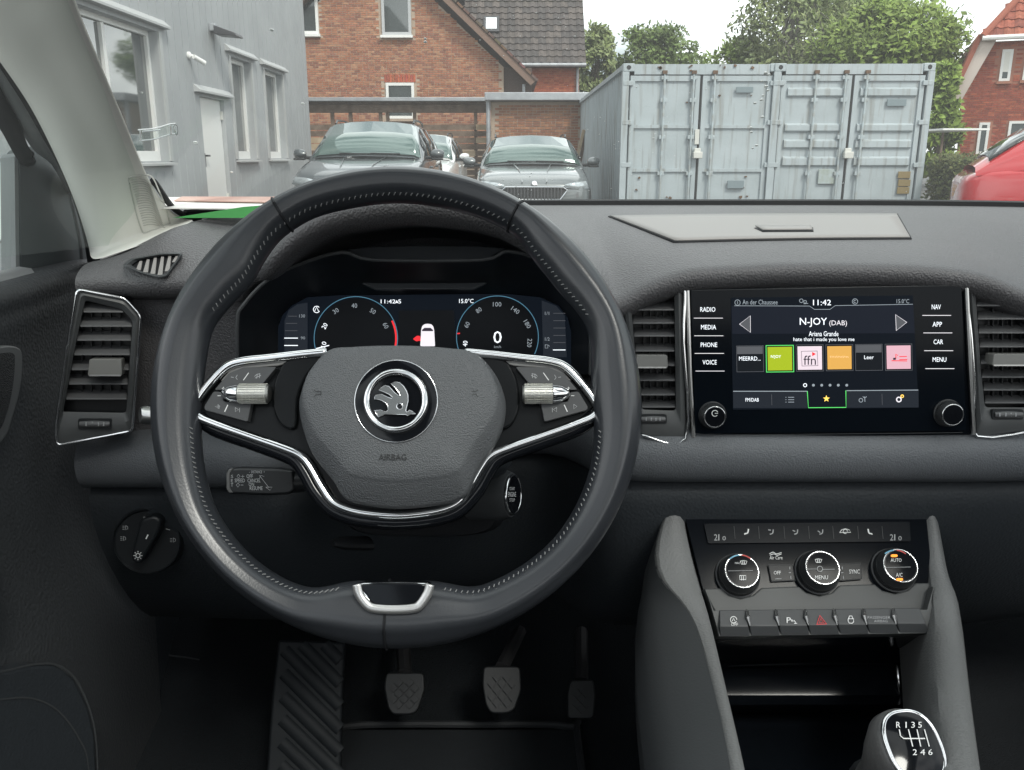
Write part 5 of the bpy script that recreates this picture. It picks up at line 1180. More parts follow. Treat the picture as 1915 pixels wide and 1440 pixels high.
vent('middle air vent between the steering wheel and the infotainment screen', VC, [(1166, 560), (1210, 540), (1277, 531), (1283, 820), (1198, 812), (1180, 690)], [(1180, 568), (1214, 552), (1261, 545), (1264, 768), (1200, 766), (1190, 690)], [578, 603, 627, 655, 682, 710, 737, 760], (1188, 1249, 664, 688), (1200, 1243, 778, 790), rise=14, chrome=[(1166, 560), (1185, 549), (1215, 539), (1276, 531), (1278, 640), (1283, 820), (1200, 813)])
VR = Plane(PY(1880, 680, .795), (-.02, -1, .14))
vent('right air vent at the edge of the picture beside the infotainment screen', VR, [(1808, 524), (1885, 535), (1945, 565), (1962, 800), (1827, 816), (1822, 690)], [(1824, 541), (1884, 552), (1930, 575), (1942, 762), (1842, 762), (1834, 690)], [570, 595, 621, 647, 678, 704, 728, 752], (1856, 1935, 662, 684), (1860, 1910, 769, 782), rise=14, chrome=[(1962, 800), (1827, 816), (1824, 735), (1816, 630), (1808, 524), (1850, 527), (1885, 536), (1925, 556), (1950, 580)])
# defroster vent on the top of the pad
dv = thing('defroster_vent', 'small slanted defroster vent on the dashboard top below the pillar', 'air vent', on_pad(290, 495), 0)
DO = [(228, 497), (245, 483), (300, 473), (343, 472), (336, 485), (312, 518), (296, 521), (262, 512)]
DI = [(245, 496), (258, 487), (302, 479), (333, 478), (329, 486), (309, 512), (296, 514), (264, 507)]
o2 = [(q[0], q[1]) for q in roundpoly(DO, 6)]; i2 = [(q[0], q[1]) for q in roundpoly(DI, 4)]
DP = Plane(padS.at(290, 498, .002), (.05, -.62, .78))
def dpt(x, y, off): return DP.at(x, y, off)
MB().loft([[dpt(x, y, -.012) for x, y in o2], [dpt(x, y, .003) for x, y in o2], [dpt(x, y, .0045) for x, y in [((a[0] * .6 + c[0] * .4), (a[1] * .6 + c[1] * .4)) for a, c in zip(o2, i2)]], [dpt(x, y, .001) for x, y in i2]], True).build('bezel', 'hard_mid', dv, smooth=50)
MB().prism([dpt(x, y, -.001) for x, y in i2], DP.n * -.002).build('duct', 'seal', dv)
for k in range(6):
    x = 254 + k * 13.5; yy = inside_x(list(i2), 500)
    x_t, x_b = x + 9, x + 2
    ys_ = [q for q in range(474, 522) if (inside_x(i2, q) and inside_x(i2, q)[0] < x + 5 < inside_x(i2, q)[1])]
    if len(ys_) < 5: continue
    MB().prism([dpt(x + 7, ys_[0], .0015), dpt(x + 12, ys_[0], .0015), dpt(x + 9, ys_[-1] + 1, .0015), dpt(x, ys_[-1] + 1, .0015)], DP.n * -.0012).build('vane', 'lid_grey', dv)

# ================================================================ INSTRUMENT CLUSTER
em('lit_white', (.85, .9, .95), .75); em('lit_dim', (.55, .62, .68), .25); em('lit_blue', (.12, .30, .42), .35); em('lit_red', (.9, .04, .05), .55); em('lit_orange', (1, .30, .04), .9)
em('lit_green', (.12, .75, .16), .55); em('lit_pale', (.75, .72, .76), .65); em('lit_gold', (1, .62, .12), .8); em('lcd', (.0035, .0055, .009), .7); em('lcd2', (.012, .015, .020), .8)
em('tile_green', (.36, .46, .02), .55); em('tile_orange', (.70, .38, .09), .55); em('tile_pink', (.75, .45, .52), .5); em('tile_white', (.78, .66, .72), .55); em('tile_dark', (.008, .010, .013), .6); em('tile_grey', (.10, .105, .115), .5); em('lit_ink', (.05, .04, .06), .4)
ic = thing('instrument_cluster', 'digital instrument cluster with two round dials seen through the steering wheel', 'instrument cluster', PY(800, 660, .86))
KP = Plane(PY(805, 600, .855), (0, -math.cos(R(16)), math.sin(R(16))))
gl_o = [(445, 700), (444, 600), (456, 570), (500, 524), (560, 494), (640, 472), (700, 486), (900, 486), (950, 470), (1015, 490), (1062, 535), (1092, 580), (1104, 620), (1104, 700)]
gl_i = [(520, 700), (520, 612), (528, 590), (545, 572), (575, 556), (640, 552), (700, 552), (900, 550), (950, 550), (1010, 556), (1045, 572), (1062, 595), (1068, 620), (1068, 700)]
A = smoothpath(gl_o, 4); B = smoothpath(gl_i, 4)
mat('cluster_black', (.010, .012, .015), .5, spec=.3)
MB().loft([[PY(q[0], q[1], .792) for q in A], [PY(q[0], q[1], .80) for q in A], [PY(a[0] * .5 + c[0] * .5, a[1] * .5 + c[1] * .5, .832) for a, c in zip(A, B)], [KP.at(q[0], q[1], -.001) for q in B]]).build('hood_liner', 'cluster_black', ic, smooth=60)
MB().tube([PY(q[0], q[1], .792) for q in A], .0018, 8).build('liner_edge', 'hard_mid', ic)
plate(KP, gl_i, -.012, -.0015, 'display', 'lcd', ic)
up_pl = Plane(PY(795, 475, .812), (0, -.86, .5)); lo_pl = Plane(PY(795, 530, .842), (0, -.86, .5))
plate(up_pl, [(650, 466), (700, 461), (790, 459), (890, 460), (945, 464), (922, 478), (905, 488), (690, 489), (672, 480)], -.004, 0, 'visor_panel', mat('visor_grey', (.045, .050, .056), .4, spec=.4), ic, bevel=.001)
plate(lo_pl, [(664, 523), (700, 520), (800, 519), (890, 519), (924, 520), (905, 532), (886, 540), (702, 541), (684, 533)], -.004, 0, 'visor_panel', 'visor_grey', ic, bevel=.001)
def kq(x, y): return (540 + x / 3.546, 520 + y / 3.546)
def write_c(txt, pl, cx, cy, h, m, parent, rot=0, off=.0006, wk=.62):
    w_ = h * wk * len(txt); o = write(txt, pl, cx - w_ / 2, cx + w_ / 2, cy - h / 2, cy + h / 2, m, parent, off)
    if rot:
        c = Wm(parent).inverted() @ pl.at(cx, cy, off); ax = (Wm(parent).inverted().to_3x3() @ pl.n)
        rm = Matrix.Rotation(R(rot), 3, ax)
        for q in o.data.vertices: q.co = c + rm @ (q.co - c)
    return o
dl = MB().lathe(KP.at(665.5, 632.8, .0002), KP.n, [(.0405, 0), (.0405, .0003), (0.0005, .0003)], 64).build('rev_dial', mat('dial_black', (.006, .008, .012), .3, spec=.2), ic)
dr = MB().lathe(KP.at(930.3, 630, .0002), KP.n, [(.0398, 0), (.0398, .0003), (0.0005, .0003)], 64).build('speed_dial', 'dial_black', ic)
strokes(KP, [arc(665.5, 632.8, 78, -25, 205, 60)], 1.5, 'lit_blue', dl, 'dial_ring', off=.001); strokes(KP, [arc(930.3, 630, 76.5, -25, 205, 60)], 1.5, 'lit_blue', dr, 'dial_ring', off=.001)
strokes(KP, [arc(665.5, 632.8, 75, -20, 26, 16)], 3.6, 'lit_red', dl, 'red_zone', off=.0012)
for s_, x, y, a, m_ in (('10', 232, 440, 75, 'lit_white'), ('20', 238, 318, 60, 'lit_white'), ('30', 312, 218, 32, 'lit_dim'), ('40', 435, 183, 0, 'lit_dim'), ('50', 558, 220, -30, 'lit_dim'), ('60', 643, 315, -62, 'lit_dim')): write_c(s_, KP, *kq(x, y), 8.5, m_, dl, a, .001)
for s_, x, y, a, m_ in (('40', 1170, 435, 85, 'lit_white'), ('60', 1182, 310, 62, 'lit_dim'), ('80', 1260, 213, 35, 'lit_dim'), ('100', 1382, 174, 0, 'lit_dim'), ('140', 1503, 213, -35, 'lit_dim'), ('180', 1582, 305, -60, 'lit_dim'), ('220', 1597, 430, -95, 'lit_dim')): write_c(s_, KP, *kq(x, y), 8.5, m_, dr, a, .001)
strokes(KP, [[kq(180, 468), kq(268, 446)], [kq(185, 470), kq(196, 492)]], 1.8, 'lit_white', dl, 'needle', off=.0014)
write('0', KP, *[kq(1357, 0)[0], kq(1412, 0)[0], kq(0, 352)[1], kq(0, 432)[1]], 'lit_white', dr, off=.001); write('km/h', KP, kq(1362, 0)[0], kq(1408, 0)[0], kq(0, 447)[1], kq(0, 464)[1], 'lit_dim', dr, off=.001)
strokes(KP, [[kq(1117, 368), kq(1135, 366)]], 2.5, 'lit_red', dr, 'limit_mark', off=.0012)
write('11:42 5', KP, kq(610, 0)[0], kq(745, 0)[0], kq(0, 142)[1], kq(0, 168)[1], 'lit_white', ic, off=.001)
plate(KP, [kq(706, 164), kq(716, 146), kq(726, 164)], .0004, .001, 'lane_mark', 'lit_white', ic)
write('15.0°C', KP, kq(1130, 0)[0], kq(1225, 0)[0], kq(0, 137)[1], kq(0, 166)[1], 'lit_white', ic, off=.001)
plate(KP, [kq(728, 215), kq(1096, 213), kq(1110, 470), kq(735, 470)], .0001, .0003, 'centre_display', 'dial_black', ic)
ci = plate(KP, [kq(*q) for q in ((872, 452), (878, 345), (885, 318), (900, 306), (920, 303), (945, 306), (958, 320), (964, 345), (970, 452))], .0004, .0008, 'car_picture', 'lit_pale', ic, rnd=2)
plate(KP, [kq(*q) for q in ((882, 345), (900, 330), (940, 330), (958, 345), (955, 352), (885, 352))], .0009, .0011, 'picture_windscreen', 'lit_ink', ci)
plate(KP, [kq(*q) for q in ((874, 420), (868, 415), (845, 420), (823, 404), (850, 382), (872, 384))], .0009, .0012, 'open_door_mark', 'lit_red', ci, rnd=2)
strokes(KP, [arc(*kq(185, 208), 6, 40, 330, 14), [kq(172, 218), kq(185, 192), kq(198, 220)]], 1.3, 'lit_white', ic, 'stop_start_symbol', off=.001)
sg = plate(KP, [(532, 668), (532, 600), (540, 580), (556, 569), (575, 566), (575, 668)], .0002, .0006, 'side_gauge', 'lcd2', ic); sg2 = plate(KP, [(1016, 668), (1013, 562), (1040, 572), (1056, 590), (1060, 668)], .0002, .0006, 'side_gauge', 'lcd2', ic)
def z5(x, y): return (380 + x / 2.394, 420 + y / 2.394)
strokes(KP, [[z5(363, 508), z5(424, 508)], [z5(363, 541), z5(424, 541)], [z5(368, 573), z5(424, 573)]], 1.6, 'lit_white', sg, 'gauge_bar', off=.0012)
strokes(KP, [[z5(380, 410), z5(420, 410)], [z5(370, 442), z5(420, 442)], [z5(366, 475), z5(422, 475)]], .9, 'tile_grey', sg, 'gauge_line', off=.0012)
write('130', KP, *[z5(430, 0)[0], z5(456, 0)[0], z5(0, 402)[1], z5(0, 416)[1]], 'lit_dim', sg, off=.001); write('90', KP, z5(437, 0)[0], z5(456, 0)[0], z5(0, 501)[1], z5(0, 514)[1], 'lit_dim', sg, off=.001)
strokes(KP, [[z5(1568, y), z5(1622, y)] for y in (397, 430, 463, 496, 528)], 1.0, 'tile_grey', sg2, 'gauge_line', off=.0012); strokes(KP, [[z5(1566, 561), z5(1622, 561)]], 1.6, 'lit_white', sg2, 'gauge_bar', off=.0012)
write('1/1', KP, z5(1530, 0)[0], z5(1549, 0)[0], z5(0, 390)[1], z5(0, 405)[1], 'lit_dim', sg2, off=.001); write('1/2', KP, z5(1530, 0)[0], z5(1551, 0)[0], z5(0, 505)[1], z5(0, 520)[1], 'lit_dim', sg2, off=.001)
strokes(KP, [[z5(1531, 538), z5(1543, 538), z5(1543, 553), z5(1531, 553), z5(1531, 538)], [z5(1545, 540), z5(1551, 545)]], 1.1, 'lit_dim', sg2, 'fuel_symbol', off=.0012)

# ================================================================ INFOTAINMENT UNIT
SP = Plane(PY(1550, 672, .792), (-.015, -1, .13))
iu = thing('infotainment_unit', 'black infotainment touch screen with radio station tiles and two knobs', 'infotainment', SP.at(1550, 815, 0))
def Q(x, y): return (1280 + x / 3.546, 530 + y / 3.546)
plate(SP, [(1284, 533), (1808, 523), (1818, 813), (1295, 820)], -.03, -.004, 'surround', 'panel_gloss', iu, rnd=6, bevel=.002)
gs_ = plate(SP, [(1291, 541), (1798, 532), (1808, 806), (1300, 812)], -.005, .0, 'glass_front', 'screen_glass', iu, rnd=5, bevel=.0008)
strokes(SP, [[(1293, 543), (1797, 534)], [(1302, 811), (1330, 814), (1800, 809)]], 1.3, 'hard_mid', iu, 'glass_edge_line', off=.0003)
for P in ([(1285, 533), (1290, 700), (1297, 818)], [(1806, 526), (1814, 690), (1821, 812)]): MB().tube([SP.at(x, y, -.002) for x, y in P], .0022, 8).build('side_trim', 'satin', iu)
sc = plate(SP, [Q(308, 95), Q(1515, 80), Q(1553, 825), Q(322, 838)], .0001, .0004, 'screen', 'lcd', iu)
plate(SP, [Q(312, 150), Q(830, 152), Q(862, 174), Q(965, 174), Q(1000, 149), Q(1518, 140), Q(1527, 330), Q(318, 335)], .0005, .0006, 'title_field', em('lcd_title', (.007, .009, .014), .9), sc)
def tx(s_, x0, x1, y0, y1, m='lit_white', par=None, off=.0009):
    a = Q(x0, y1); c = Q(x1, y0); return write(s_, SP, a[0], c[0], c[1], a[1], m, par or sc, off)
for s_, x0, x1, y0, y1, l0, l1, ly in (('RADIO', 105, 205, 157, 188, 62, 255, 230), ('MEDIA', 110, 210, 275, 305, 65, 258, 347), ('PHONE', 108, 217, 392, 422, 68, 262, 464), ('VOICE', 120, 214, 508, 538, 74, 266, 581), ('NAV', 1640, 1700, 140, 172, 1578, 1768, 212), ('APP', 1645, 1708, 255, 287, 1584, 1776, 328), ('CAR', 1652, 1715, 372, 403, 1590, 1782, 446), ('MENU', 1646, 1737, 490, 520, 1598, 1790, 565)):
    k_ = strokes(SP, [[Q(l0, ly), Q(l1, ly)]], 1.1, 'lit_pale', iu, 'touch_key', off=.0006); tx(s_, x0, x1, y0, y1, 'lit_white', k_)
tx('An der Chaussee', 385, 618, 108, 140, 'lit_dim'); tx('11:42', 853, 972, 108, 145); tx('15.0°C', 1407, 1490, 103, 132, 'lit_dim')
tx('N-JOY', 765, 945, 228, 290); tx('(DAB)', 960, 1078, 245, 288, 'lit_pale'); tx('Ariana Grande', 825, 1021, 317, 350); tx('hate that i made you love me', 723, 1127, 358, 390)
strokes(SP, [[Q(330, 148), Q(830, 150), Q(862, 172), Q(965, 172), Q(1000, 147), Q(1515, 138)]], 1.0, 'lit_dim', sc, 'status_line', off=.0009)
strokes(SP, [arc(*Q(352, 127), 5, 0, 360, 16), [Q(352, 118), Q(352, 136)]], 1.1, 'lit_dim', sc, 'compass_symbol', off=.0009); strokes(SP, [arc(*Q(1131, 120), 5, 0, 360, 16), arc(*Q(1131, 120), 2.2, 60, 300, 10)], 1.1, 'lit_dim', sc, 'clock_symbol', off=.0009)
strokes(SP, [arc(*Q(775, 115), 3.4, 0, 360, 12), arc(*Q(800, 122), 2.6, 0, 360, 12), [Q(790, 135), Q(820, 133)]], 1.1, 'lit_dim', sc, 'people_symbol', off=.0009)
for P in (((365, 270), (437, 215), (438, 325)), ((1474, 258), (1400, 207), (1405, 313))):
    plate(SP, [Q(*q) for q in P], .0006, .0008, 'arrow_key', 'tile_grey', sc); strokes(SP, [[Q(*q) for q in P]], 1.2, 'lit_pale', sc, 'arrow_outline', off=.001, closed=True)
T6 = [(345, 523, 415, 587, 'tile_dark', 'tile_grey'), (541, 722, 412, 588, 'tile_green', 'lit_green'), (740, 920, 408, 583, 'tile_white', 'tile_grey'), (937, 1116, 407, 580, 'tile_orange', 'tile_grey'), (1133, 1311, 405, 578, 'tile_dark', 'tile_grey'), (1330, 1508, 403, 578, 'tile_pink', 'tile_grey')]
tl = []
for x0, x1, y0, y1, m_, rim_ in T6:
    e_ = plate(SP, [Q(x0, y0), Q(x1, y0 - 2), Q(x1 + 3, y1 - 2), Q(x0 + 3, y1)], .0004, .0007, 'station_tile', m_ if m_ == 'tile_dark' else 'tile_dark', sc)
    if m_ != 'tile_dark': plate(SP, [Q(x0 + 10, y0 + 10), Q(x1 - 9, y0 + 8), Q(x1 - 7, y1 - 12), Q(x0 + 13, y1 - 10)], .0007, .0009, 'tile_picture', m_, e_)
    else: plate(SP, [Q(x0 + 4, y0 + 4), Q(x1 - 4, y0 + 2), Q(x1 - 4, y0 + 52), Q(x0 + 4, y0 + 54)], .0007, .0008, 'tile_gloss', 'tile_grey', e_)
    strokes(SP, [[Q(x0, y0), Q(x1, y0 - 2), Q(x1 + 3, y1 - 2), Q(x0 + 3, y1)]], 1.2 if rim_ != 'lit_green' else 2, rim_, e_, 'tile_rim', off=.001, closed=True); tl.append(e_)
tx('MEERRD...', 362, 505, 485, 512, 'lit_white', tl[0], .0012); tx("N'JOY", 573, 640, 475, 500, 'lit_white', tl[1], .0014); tx('ffn', 790, 872, 478, 540, 'lit_ink', tl[2], .0014); tx('Leer', 1192, 1255, 477, 502, 'lit_white', tl[4], .0012)
strokes(SP, [[Q(966 + k * 10.5, 480 + (k * 5) % 4), Q(972 + k * 10.5, 494 - (k * 3) % 4)] for k in range(12)], 1.2, em('tile_sand', (.85, .56, .26), .6), tl[3], 'faint_caption', off=.0014)
strokes(SP, [[Q(775, 450), Q(880, 448), Q(885, 545), Q(780, 548)]], 1.1, 'lit_ink', tl[2], 'logo_frame', off=.0014, closed=True); plate(SP, [Q(848, 455), Q(872, 468), Q(848, 482)], .0010, .0014, 'logo_arrow', 'lit_red', tl[2])
strokes(SP, [[Q(1402, 500), Q(1402, 468), Q(1416, 478)], [Q(1425, 485), Q(1475, 484)], [Q(1425, 505), Q(1478, 504)], [Q(1374, 512), Q(1476, 514)]], 1.5, 'lit_red', tl[5], 'music_symbol', off=.0014); plate(SP, [Q(1385, 495), Q(1402, 492), Q(1402, 506), Q(1386, 508)], .0010, .0015, 'note_head', 'lit_ink', tl[5])
for k, x in enumerate((800, 855, 910, 965, 1020, 1076)):
    c = SP.at(*Q(x, 675), .0006)
    if k == 0: strokes(SP, [arc(*Q(x, 675), 3, 0, 360, 14)[:-1]], 1.3, 'lit_white', sc, 'page_dot', off=.0009, closed=True)
    else: MB().lathe(c, SP.n, [(.0013, 0), (.0013, .0002), (.0001, .0003)], 12).build('page_dot', 'lit_dim', sc)
plate(SP, [Q(323, 716), Q(815, 716), Q(815, 826), Q(324, 826)], .0005, .0007, 'menu_bar', 'lcd2', sc); plate(SP, [Q(1075, 712), Q(1552, 708), Q(1553, 822), Q(1075, 824)], .0005, .0007, 'menu_bar', 'lcd2', sc)
strokes(SP, [[Q(323, 715), Q(815, 715)], [Q(1075, 711), Q(1550, 707)]], 1.6, 'lit_dim', sc, 'menu_line', off=.0009); strokes(SP, [[Q(578, 735), Q(580, 808)], [Q(1310, 732), Q(1312, 805)]], .8, 'tile_grey', sc, 'menu_divider', off=.0009)
strokes(SP, [[Q(815, 715), Q(822, 824), Q(1072, 822), Q(1070, 710)]], 1.5, 'lit_green', sc, 'active_tab', off=.0010); tx('FM/DAB', 405, 493, 760, 784)
sx_, sy_ = Q(942, 765); plate(SP, [(sx_ + (6.4 if k % 2 == 0 else 2.7) * math.sin(k * math.pi / 5), sy_ - (6.4 if k % 2 == 0 else 2.7) * math.cos(k * math.pi / 5)) for k in range(10)], .0006, .0010, 'star_symbol', 'lit_gold', sc)
strokes(SP, [[Q(688, y), Q(727, y)] for y in (755, 771, 787)] + [[Q(670, y), Q(676, y)] for y in (755, 771, 787)], 1.2, 'lit_dim', sc, 'list_symbol', off=.0009)
strokes(SP, [[Q(1195, 750), Q(1197, 785)], arc(*Q(1195, 745), 3.5, 200, 340, 8), arc(*Q(1170, 775), 3.5, 0, 360, 12)], 1.2, 'lit_dim', sc, 'antenna_symbol', off=.0009)
strokes(SP, [arc(*Q(1422, 770), 4.2, 0, 360, 14)], 2.2, 'lit_pale', sc, 'gear_symbol', off=.0009); strokes(SP, [arc(*Q(1444, 748), 2.4, 0, 360, 12)], 1.6, 'lit_gold', sc, 'gear_symbol', off=.0009)
def knob(pl, px, py, rb, rc, h, parent, name='knob', ridge=44):
    c = pl.at(px, py, 0); k_ = MB().lathe(c, pl.n, [(rb * 1.06, -.002), (rb * 1.06, .0015), (rb * .99, .002), (rb * .95, h * .55), (rc * 1.02, h * .93), (rc * .98, h)], 48).build(name, mat('knob_dark', (.030, .032, .034), .4, spec=.45), parent)
    kb = MB()
    for j in range(ridge):
        a = 2 * math.pi * j / ridge; e_ = pl.u * math.cos(a) + pl.v * math.sin(a)
        kb.tube([c + e_ * rb * .99 + pl.n * .003, c + e_ * rb * .955 + pl.n * h * .52], .0004, 4)
    kb.build('knob_ridges', 'knob_dark', k_, kind='stuff')
    MB().tube([c + pl.n * h * .95 + (pl.u * math.cos(2 * math.pi * j / 48) + pl.v * math.sin(2 * math.pi * j / 48)) * rc for j in range(48)], rc * .055, 8, True).build('knob_ring', 'chrome', k_, smooth=180)
    MB().lathe(c, pl.n, [(rc * .96, h * .88), (rc * .93, h * 1.0), (rc * .2, h * 1.015), (.0002, h * 1.016)], 48).build('knob_cap', mat('cap_black', (.006, .007, .009), .15, spec=.05), k_)
    return k_
k1 = knob(SP, 1332, 776, .0125, .0098, .012, iu); k2 = knob(SP, 1771, 772, .0125, .0098, .012, iu)
KO = Plane(SP.o + SP.n * .0122, SP.n)
strokes(KO, [arc(1337, 773, 5.5, 20, 320, 14), [(1337, 773), (1343, 773)]], 1.4, 'print_white', k1, 'power_symbol', off=.0006)

# ================================================================ CENTRE CONSOLE
cc_ = thing('centre_console', 'grey centre console with two raised side rails around a black storage bin', 'console', PY(1540, 1430, .5))
YR = [(960, .80), (1040, .772), (1090, .748), (1121, .728), (1168, .705), (1255, .640), (1353, .572), (1440, .515), (1560, .45), (1750, .37)]
def yr(y): return tab(y, YR)
Lr = [(962, 1257, 1245, 1281), (979, 1248, 1238, 1284), (1038, 1208, 1222, 1298), (1089, 1190, 1236, 1312), (1121, 1180, 1274, 1321), (1168, 1172, 1304, 1333), (1255, 1172, 1327, 1353), (1353, 1180, 1352, 1376), (1440, 1192, 1368, 1397), (1560, 1200, 1385, 1420), (1750, 1215, 1400, 1450)]
rows = []; rows_s = []
for y, xs_, xo, xi in Lr:
    Y = yr(y); a = PY(xs_, y + 8, Y + .05); b_ = PY(xo, y, Y); c = PY(xi, y, Y); m_ = b_.lerp(c, .5) + Vector((0, -.0015, .0015))
    rows.append([b_ + Vector((-.001, .004, -.004)), b_, m_, c, c + Vector((.004, .012, -.02)), c + Vector((.006, .02, -.12))])
    rows_s.append([a + Vector((.05, .05, -.30)), a + Vector((.02, .02, -.10)), a, a.lerp(b_, .55) + Vector((-.004, -.002, .002)), b_ + Vector((0, .002, -.001))])
MB().loft(rows).build('side_rail', 'rail_grey', cc_, sub=1, smooth=60)
MB().loft(rows_s).build('console_side', 'hard_mid', cc_, sub=1, smooth=60)
Rr = [(962, 1732, 1752), (979, 1733, 1758), (1058, 1738, 1771), (1089, 1742, 1782), (1113, 1745, 1796), (1184, 1750, 1804), (1255, 1750, 1812), (1353, 1757, 1825), (1440, 1764, 1838), (1560, 1775, 1860), (1750, 1790, 1890)]
rows = []
for y, xi, xo in Rr:
    Y = yr(y); b_ = PY(xi, y, Y); c = PY(xo, y, Y); m_ = b_.lerp(c, .5) + Vector((0, -.0015, .0015))
    rows.append([b_ + Vector((-.006, .02, -.12)), b_ + Vector((-.004, .012, -.02)), b_, m_, c, c + Vector((.012, .01, -.03)), c + Vector((.03, .04, -.3))])
MB().loft(rows).build('side_rail', 'rail_grey', cc_, sub=1, smooth=60)
# storage bin: gloss shelf, floor and inner walls
bin_rows = [(1190, .735, 0), (1215, .80, 0), (1238, .815, 0), (1262, .80, 0), (1300, .785, 0), (1318, .76, 0), (1335, .80, 0), (1440, .70, 0), (1560, .60, 0), (1750, .5, 0)]
MB().loft([[PY(x, y, Y) for x in (1330 + (y - 1190) * .2, 1450, 1560, 1660, 1748 + (y - 1190) * .06)] for y, Y, _ in bin_rows]).build('storage_bin', mat('bin_gloss', (.007, .009, .012), .16, spec=.35), cc_, smooth=40)
MB().tube([PY(q[0], q[1], .797) for q in smoothpath([(1362, 1246), (1450, 1243), (1560, 1241), (1640, 1242), (1672, 1242)], 4)], .0012, 6).build('shelf_lip', 'black_gloss', cc_)
b = MB(); MB().loft([[PY(1672, 1243, .795), PY(1684, 1243, .793)], [PY(1684, 1310, .783), PY(1690, 1312, .781)]]).build('shelf_end', 'chrome', cc_, solid=.001)
MB().tube([PY(q[0], q[1], .79) for q in smoothpath([(1368, 1316), (1450, 1308), (1560, 1306), (1688, 1312)], 4)], .0010, 6).build('shelf_lip', 'black_gloss', cc_)
MB().loft([[PY(x, y, Y) for x, y, Y in ((1714, 1210, .76), (1722, 1300, .70), (1735, 1380, .63), (1748, 1460, .56))], [PY(x, y, Y) for x, y, Y in ((1690, 1240, .80), (1696, 1320, .78), (1708, 1400, .72), (1722, 1480, .66))]]).build('bin_side', 'hard_mid', cc_, solid=.003)
# climate control panel
CP = Plane(PY(1520, 1040, .772), (0, -math.cos(R(42)), math.sin(R(42))))
cl = thing('climate_control_panel', 'black climate control panel with three chrome ringed knobs above a button row', 'climate control', CP.at(1530, 1130, 0))
def C(x, y): return (1280 + x / 3.83, 960 + y / 3.83)
plate(CP, [(1281, 966), (1732, 963), (1746, 1098), (1742, 1140), (1340, 1145), (1314, 1102)], -.05, -.0015, 'panel', 'panel_gloss', cl, rnd=3, bevel=.001)
plate(CP, [(1314, 1101), (1352, 1099), (1362, 1112), (1384, 1119), (1408, 1113), (1424, 1099), (1494, 1096), (1508, 1108), (1532, 1114), (1556, 1108), (1570, 1094), (1636, 1092), (1650, 1104), (1674, 1110), (1698, 1103), (1712, 1090), (1743, 1090), (1746, 1142), (1338, 1146)], -.03, .001, 'lower_bezel', mat('bezel_grey', (.075, .079, .080), .5, spec=.35), cl, bevel=.0015)
fs = plate(CP, [C(140, 75), C(1612, 60), C(1622, 200), C(170, 215)], -.001, .0008, 'key_strip', mat('strip_black', (.009, .011, .014), .2, spec=.08), cl, rnd=3)
for x in (355, 530, 712, 888, 1062, 1240, 1415): strokes(CP, [[C(x, 92), C(x + 8, 182)]], .9, 'hard_mid', fs, 'key_gap', off=.0012)
for x0 in (212, 1472):
    for k, s_ in enumerate(('2', '1', '0')): write(s_, CP, *[C(x0 + k * 30, 0)[0], C(x0 + k * 30 + (24 if k != 1 else 8), 0)[0], C(0, 150 if k < 2 else 163)[1], C(0, 194)[1]], 'print_grey', fs, off=.0012)
def seat(cx, fl, m='print_grey'):
    f_ = -1 if fl else 1
    return [[C(cx - 14 * f_, 128 - 14), C(cx + 2 * f_ - 8, 145), C(cx + 14, 150)]]
for cx in (445, 1330):
    d_ = 1 if cx == 445 else -1
    strokes(CP, [[C(cx + 14 * d_, 112), C(cx + 8 * d_, 140), C(cx - 10 * d_, 146), C(cx - 14 * d_, 152)]], 2.6, 'print_white', fs, 'seat_heat_symbol', off=.0012, n=3)
for cx in (620, 795, 975):
    strokes(CP, [[C(cx + 16, 116), C(cx + 12, 142), C(cx - 8, 150)], [C(cx - 20, 118 + (cx - 620) * .02), C(cx - 2, 120 + (cx - 620) * .05)]], 2.0, 'print_grey', fs, 'airflow_symbol', off=.0012, n=3)
strokes(CP, [[C(1112, 138), C(1125, 118), C(1152, 110), C(1180, 118), C(1192, 136), C(1112, 138)], arc(*C(1152, 130), 4, 0, 300, 10)], 1.2, 'print_white', fs, 'recirculation_symbol', off=.0012)
kn = [knob(CP, x, y, .0205, .0158, .019, cl, 'temperature_knob' if k != 1 else 'fan_knob', 72) for k, (x, y) in enumerate(((1379, 1077), (1527, 1071), (1670, 1067)))]
CK = Plane(CP.o + CP.n * .0194, CP.n)
def ck(s_, x0, x1, y0, y1, k, m='print_white'): a = C(x0, y0); c = C(x1, y1); write(s_, CK, a[0], c[0], a[1], c[1], m, kn[k], off=.0006)
strokes(CK, [[C(312, 412), C(490, 410)]], .8, 'print_grey', kn[0], 'cap_divider', off=.0006); strokes(CK, [[C(872, 400), C(945, 398)], [C(990, 402), C(1075, 400)]], .8, 'print_grey', kn[1], 'cap_divider', off=.0006); strokes(CK, [[C(1425, 388), C(1620, 384)]], .8, 'print_grey', kn[2], 'cap_divider', off=.0006)
ck('MENU', 935, 1028, 445, 473, 1); ck('AUTO', 1477, 1555, 322, 348, 2); ck('A/C', 1515, 1562, 427, 455, 2); ck('MAX', 362, 396, 350, 362, 0)
for k, (x, y) in ((0, (424, 352)), (1, (960, 340))): strokes(CK, [[C(x - 24, y - 10), C(x, y - 14), C(x + 24, y - 10), C(x + 16, y + 12), C(x - 16, y + 12), C(x - 24, y - 10)], [C(x - 6, y - 8), C(x - 6, y + 14)], [C(x + 6, y - 8), C(x + 6, y + 14)]], 1.2, 'print_white', kn[k], 'windscreen_symbol', off=.0006)
strokes(CK, [[C(396, 445), C(440, 445), C(440, 475), C(396, 475), C(396, 445)], [C(410, 450), C(410, 480)], [C(424, 450), C(424, 480)]], 1.3, 'print_white', kn[0], 'rear_window_symbol', off=.0006)
strokes(CK, [arc(*C(970, 398), 5, 0, 360, 14)], 1.2, 'print_grey', kn[1], 'fan_hub', off=.0008)
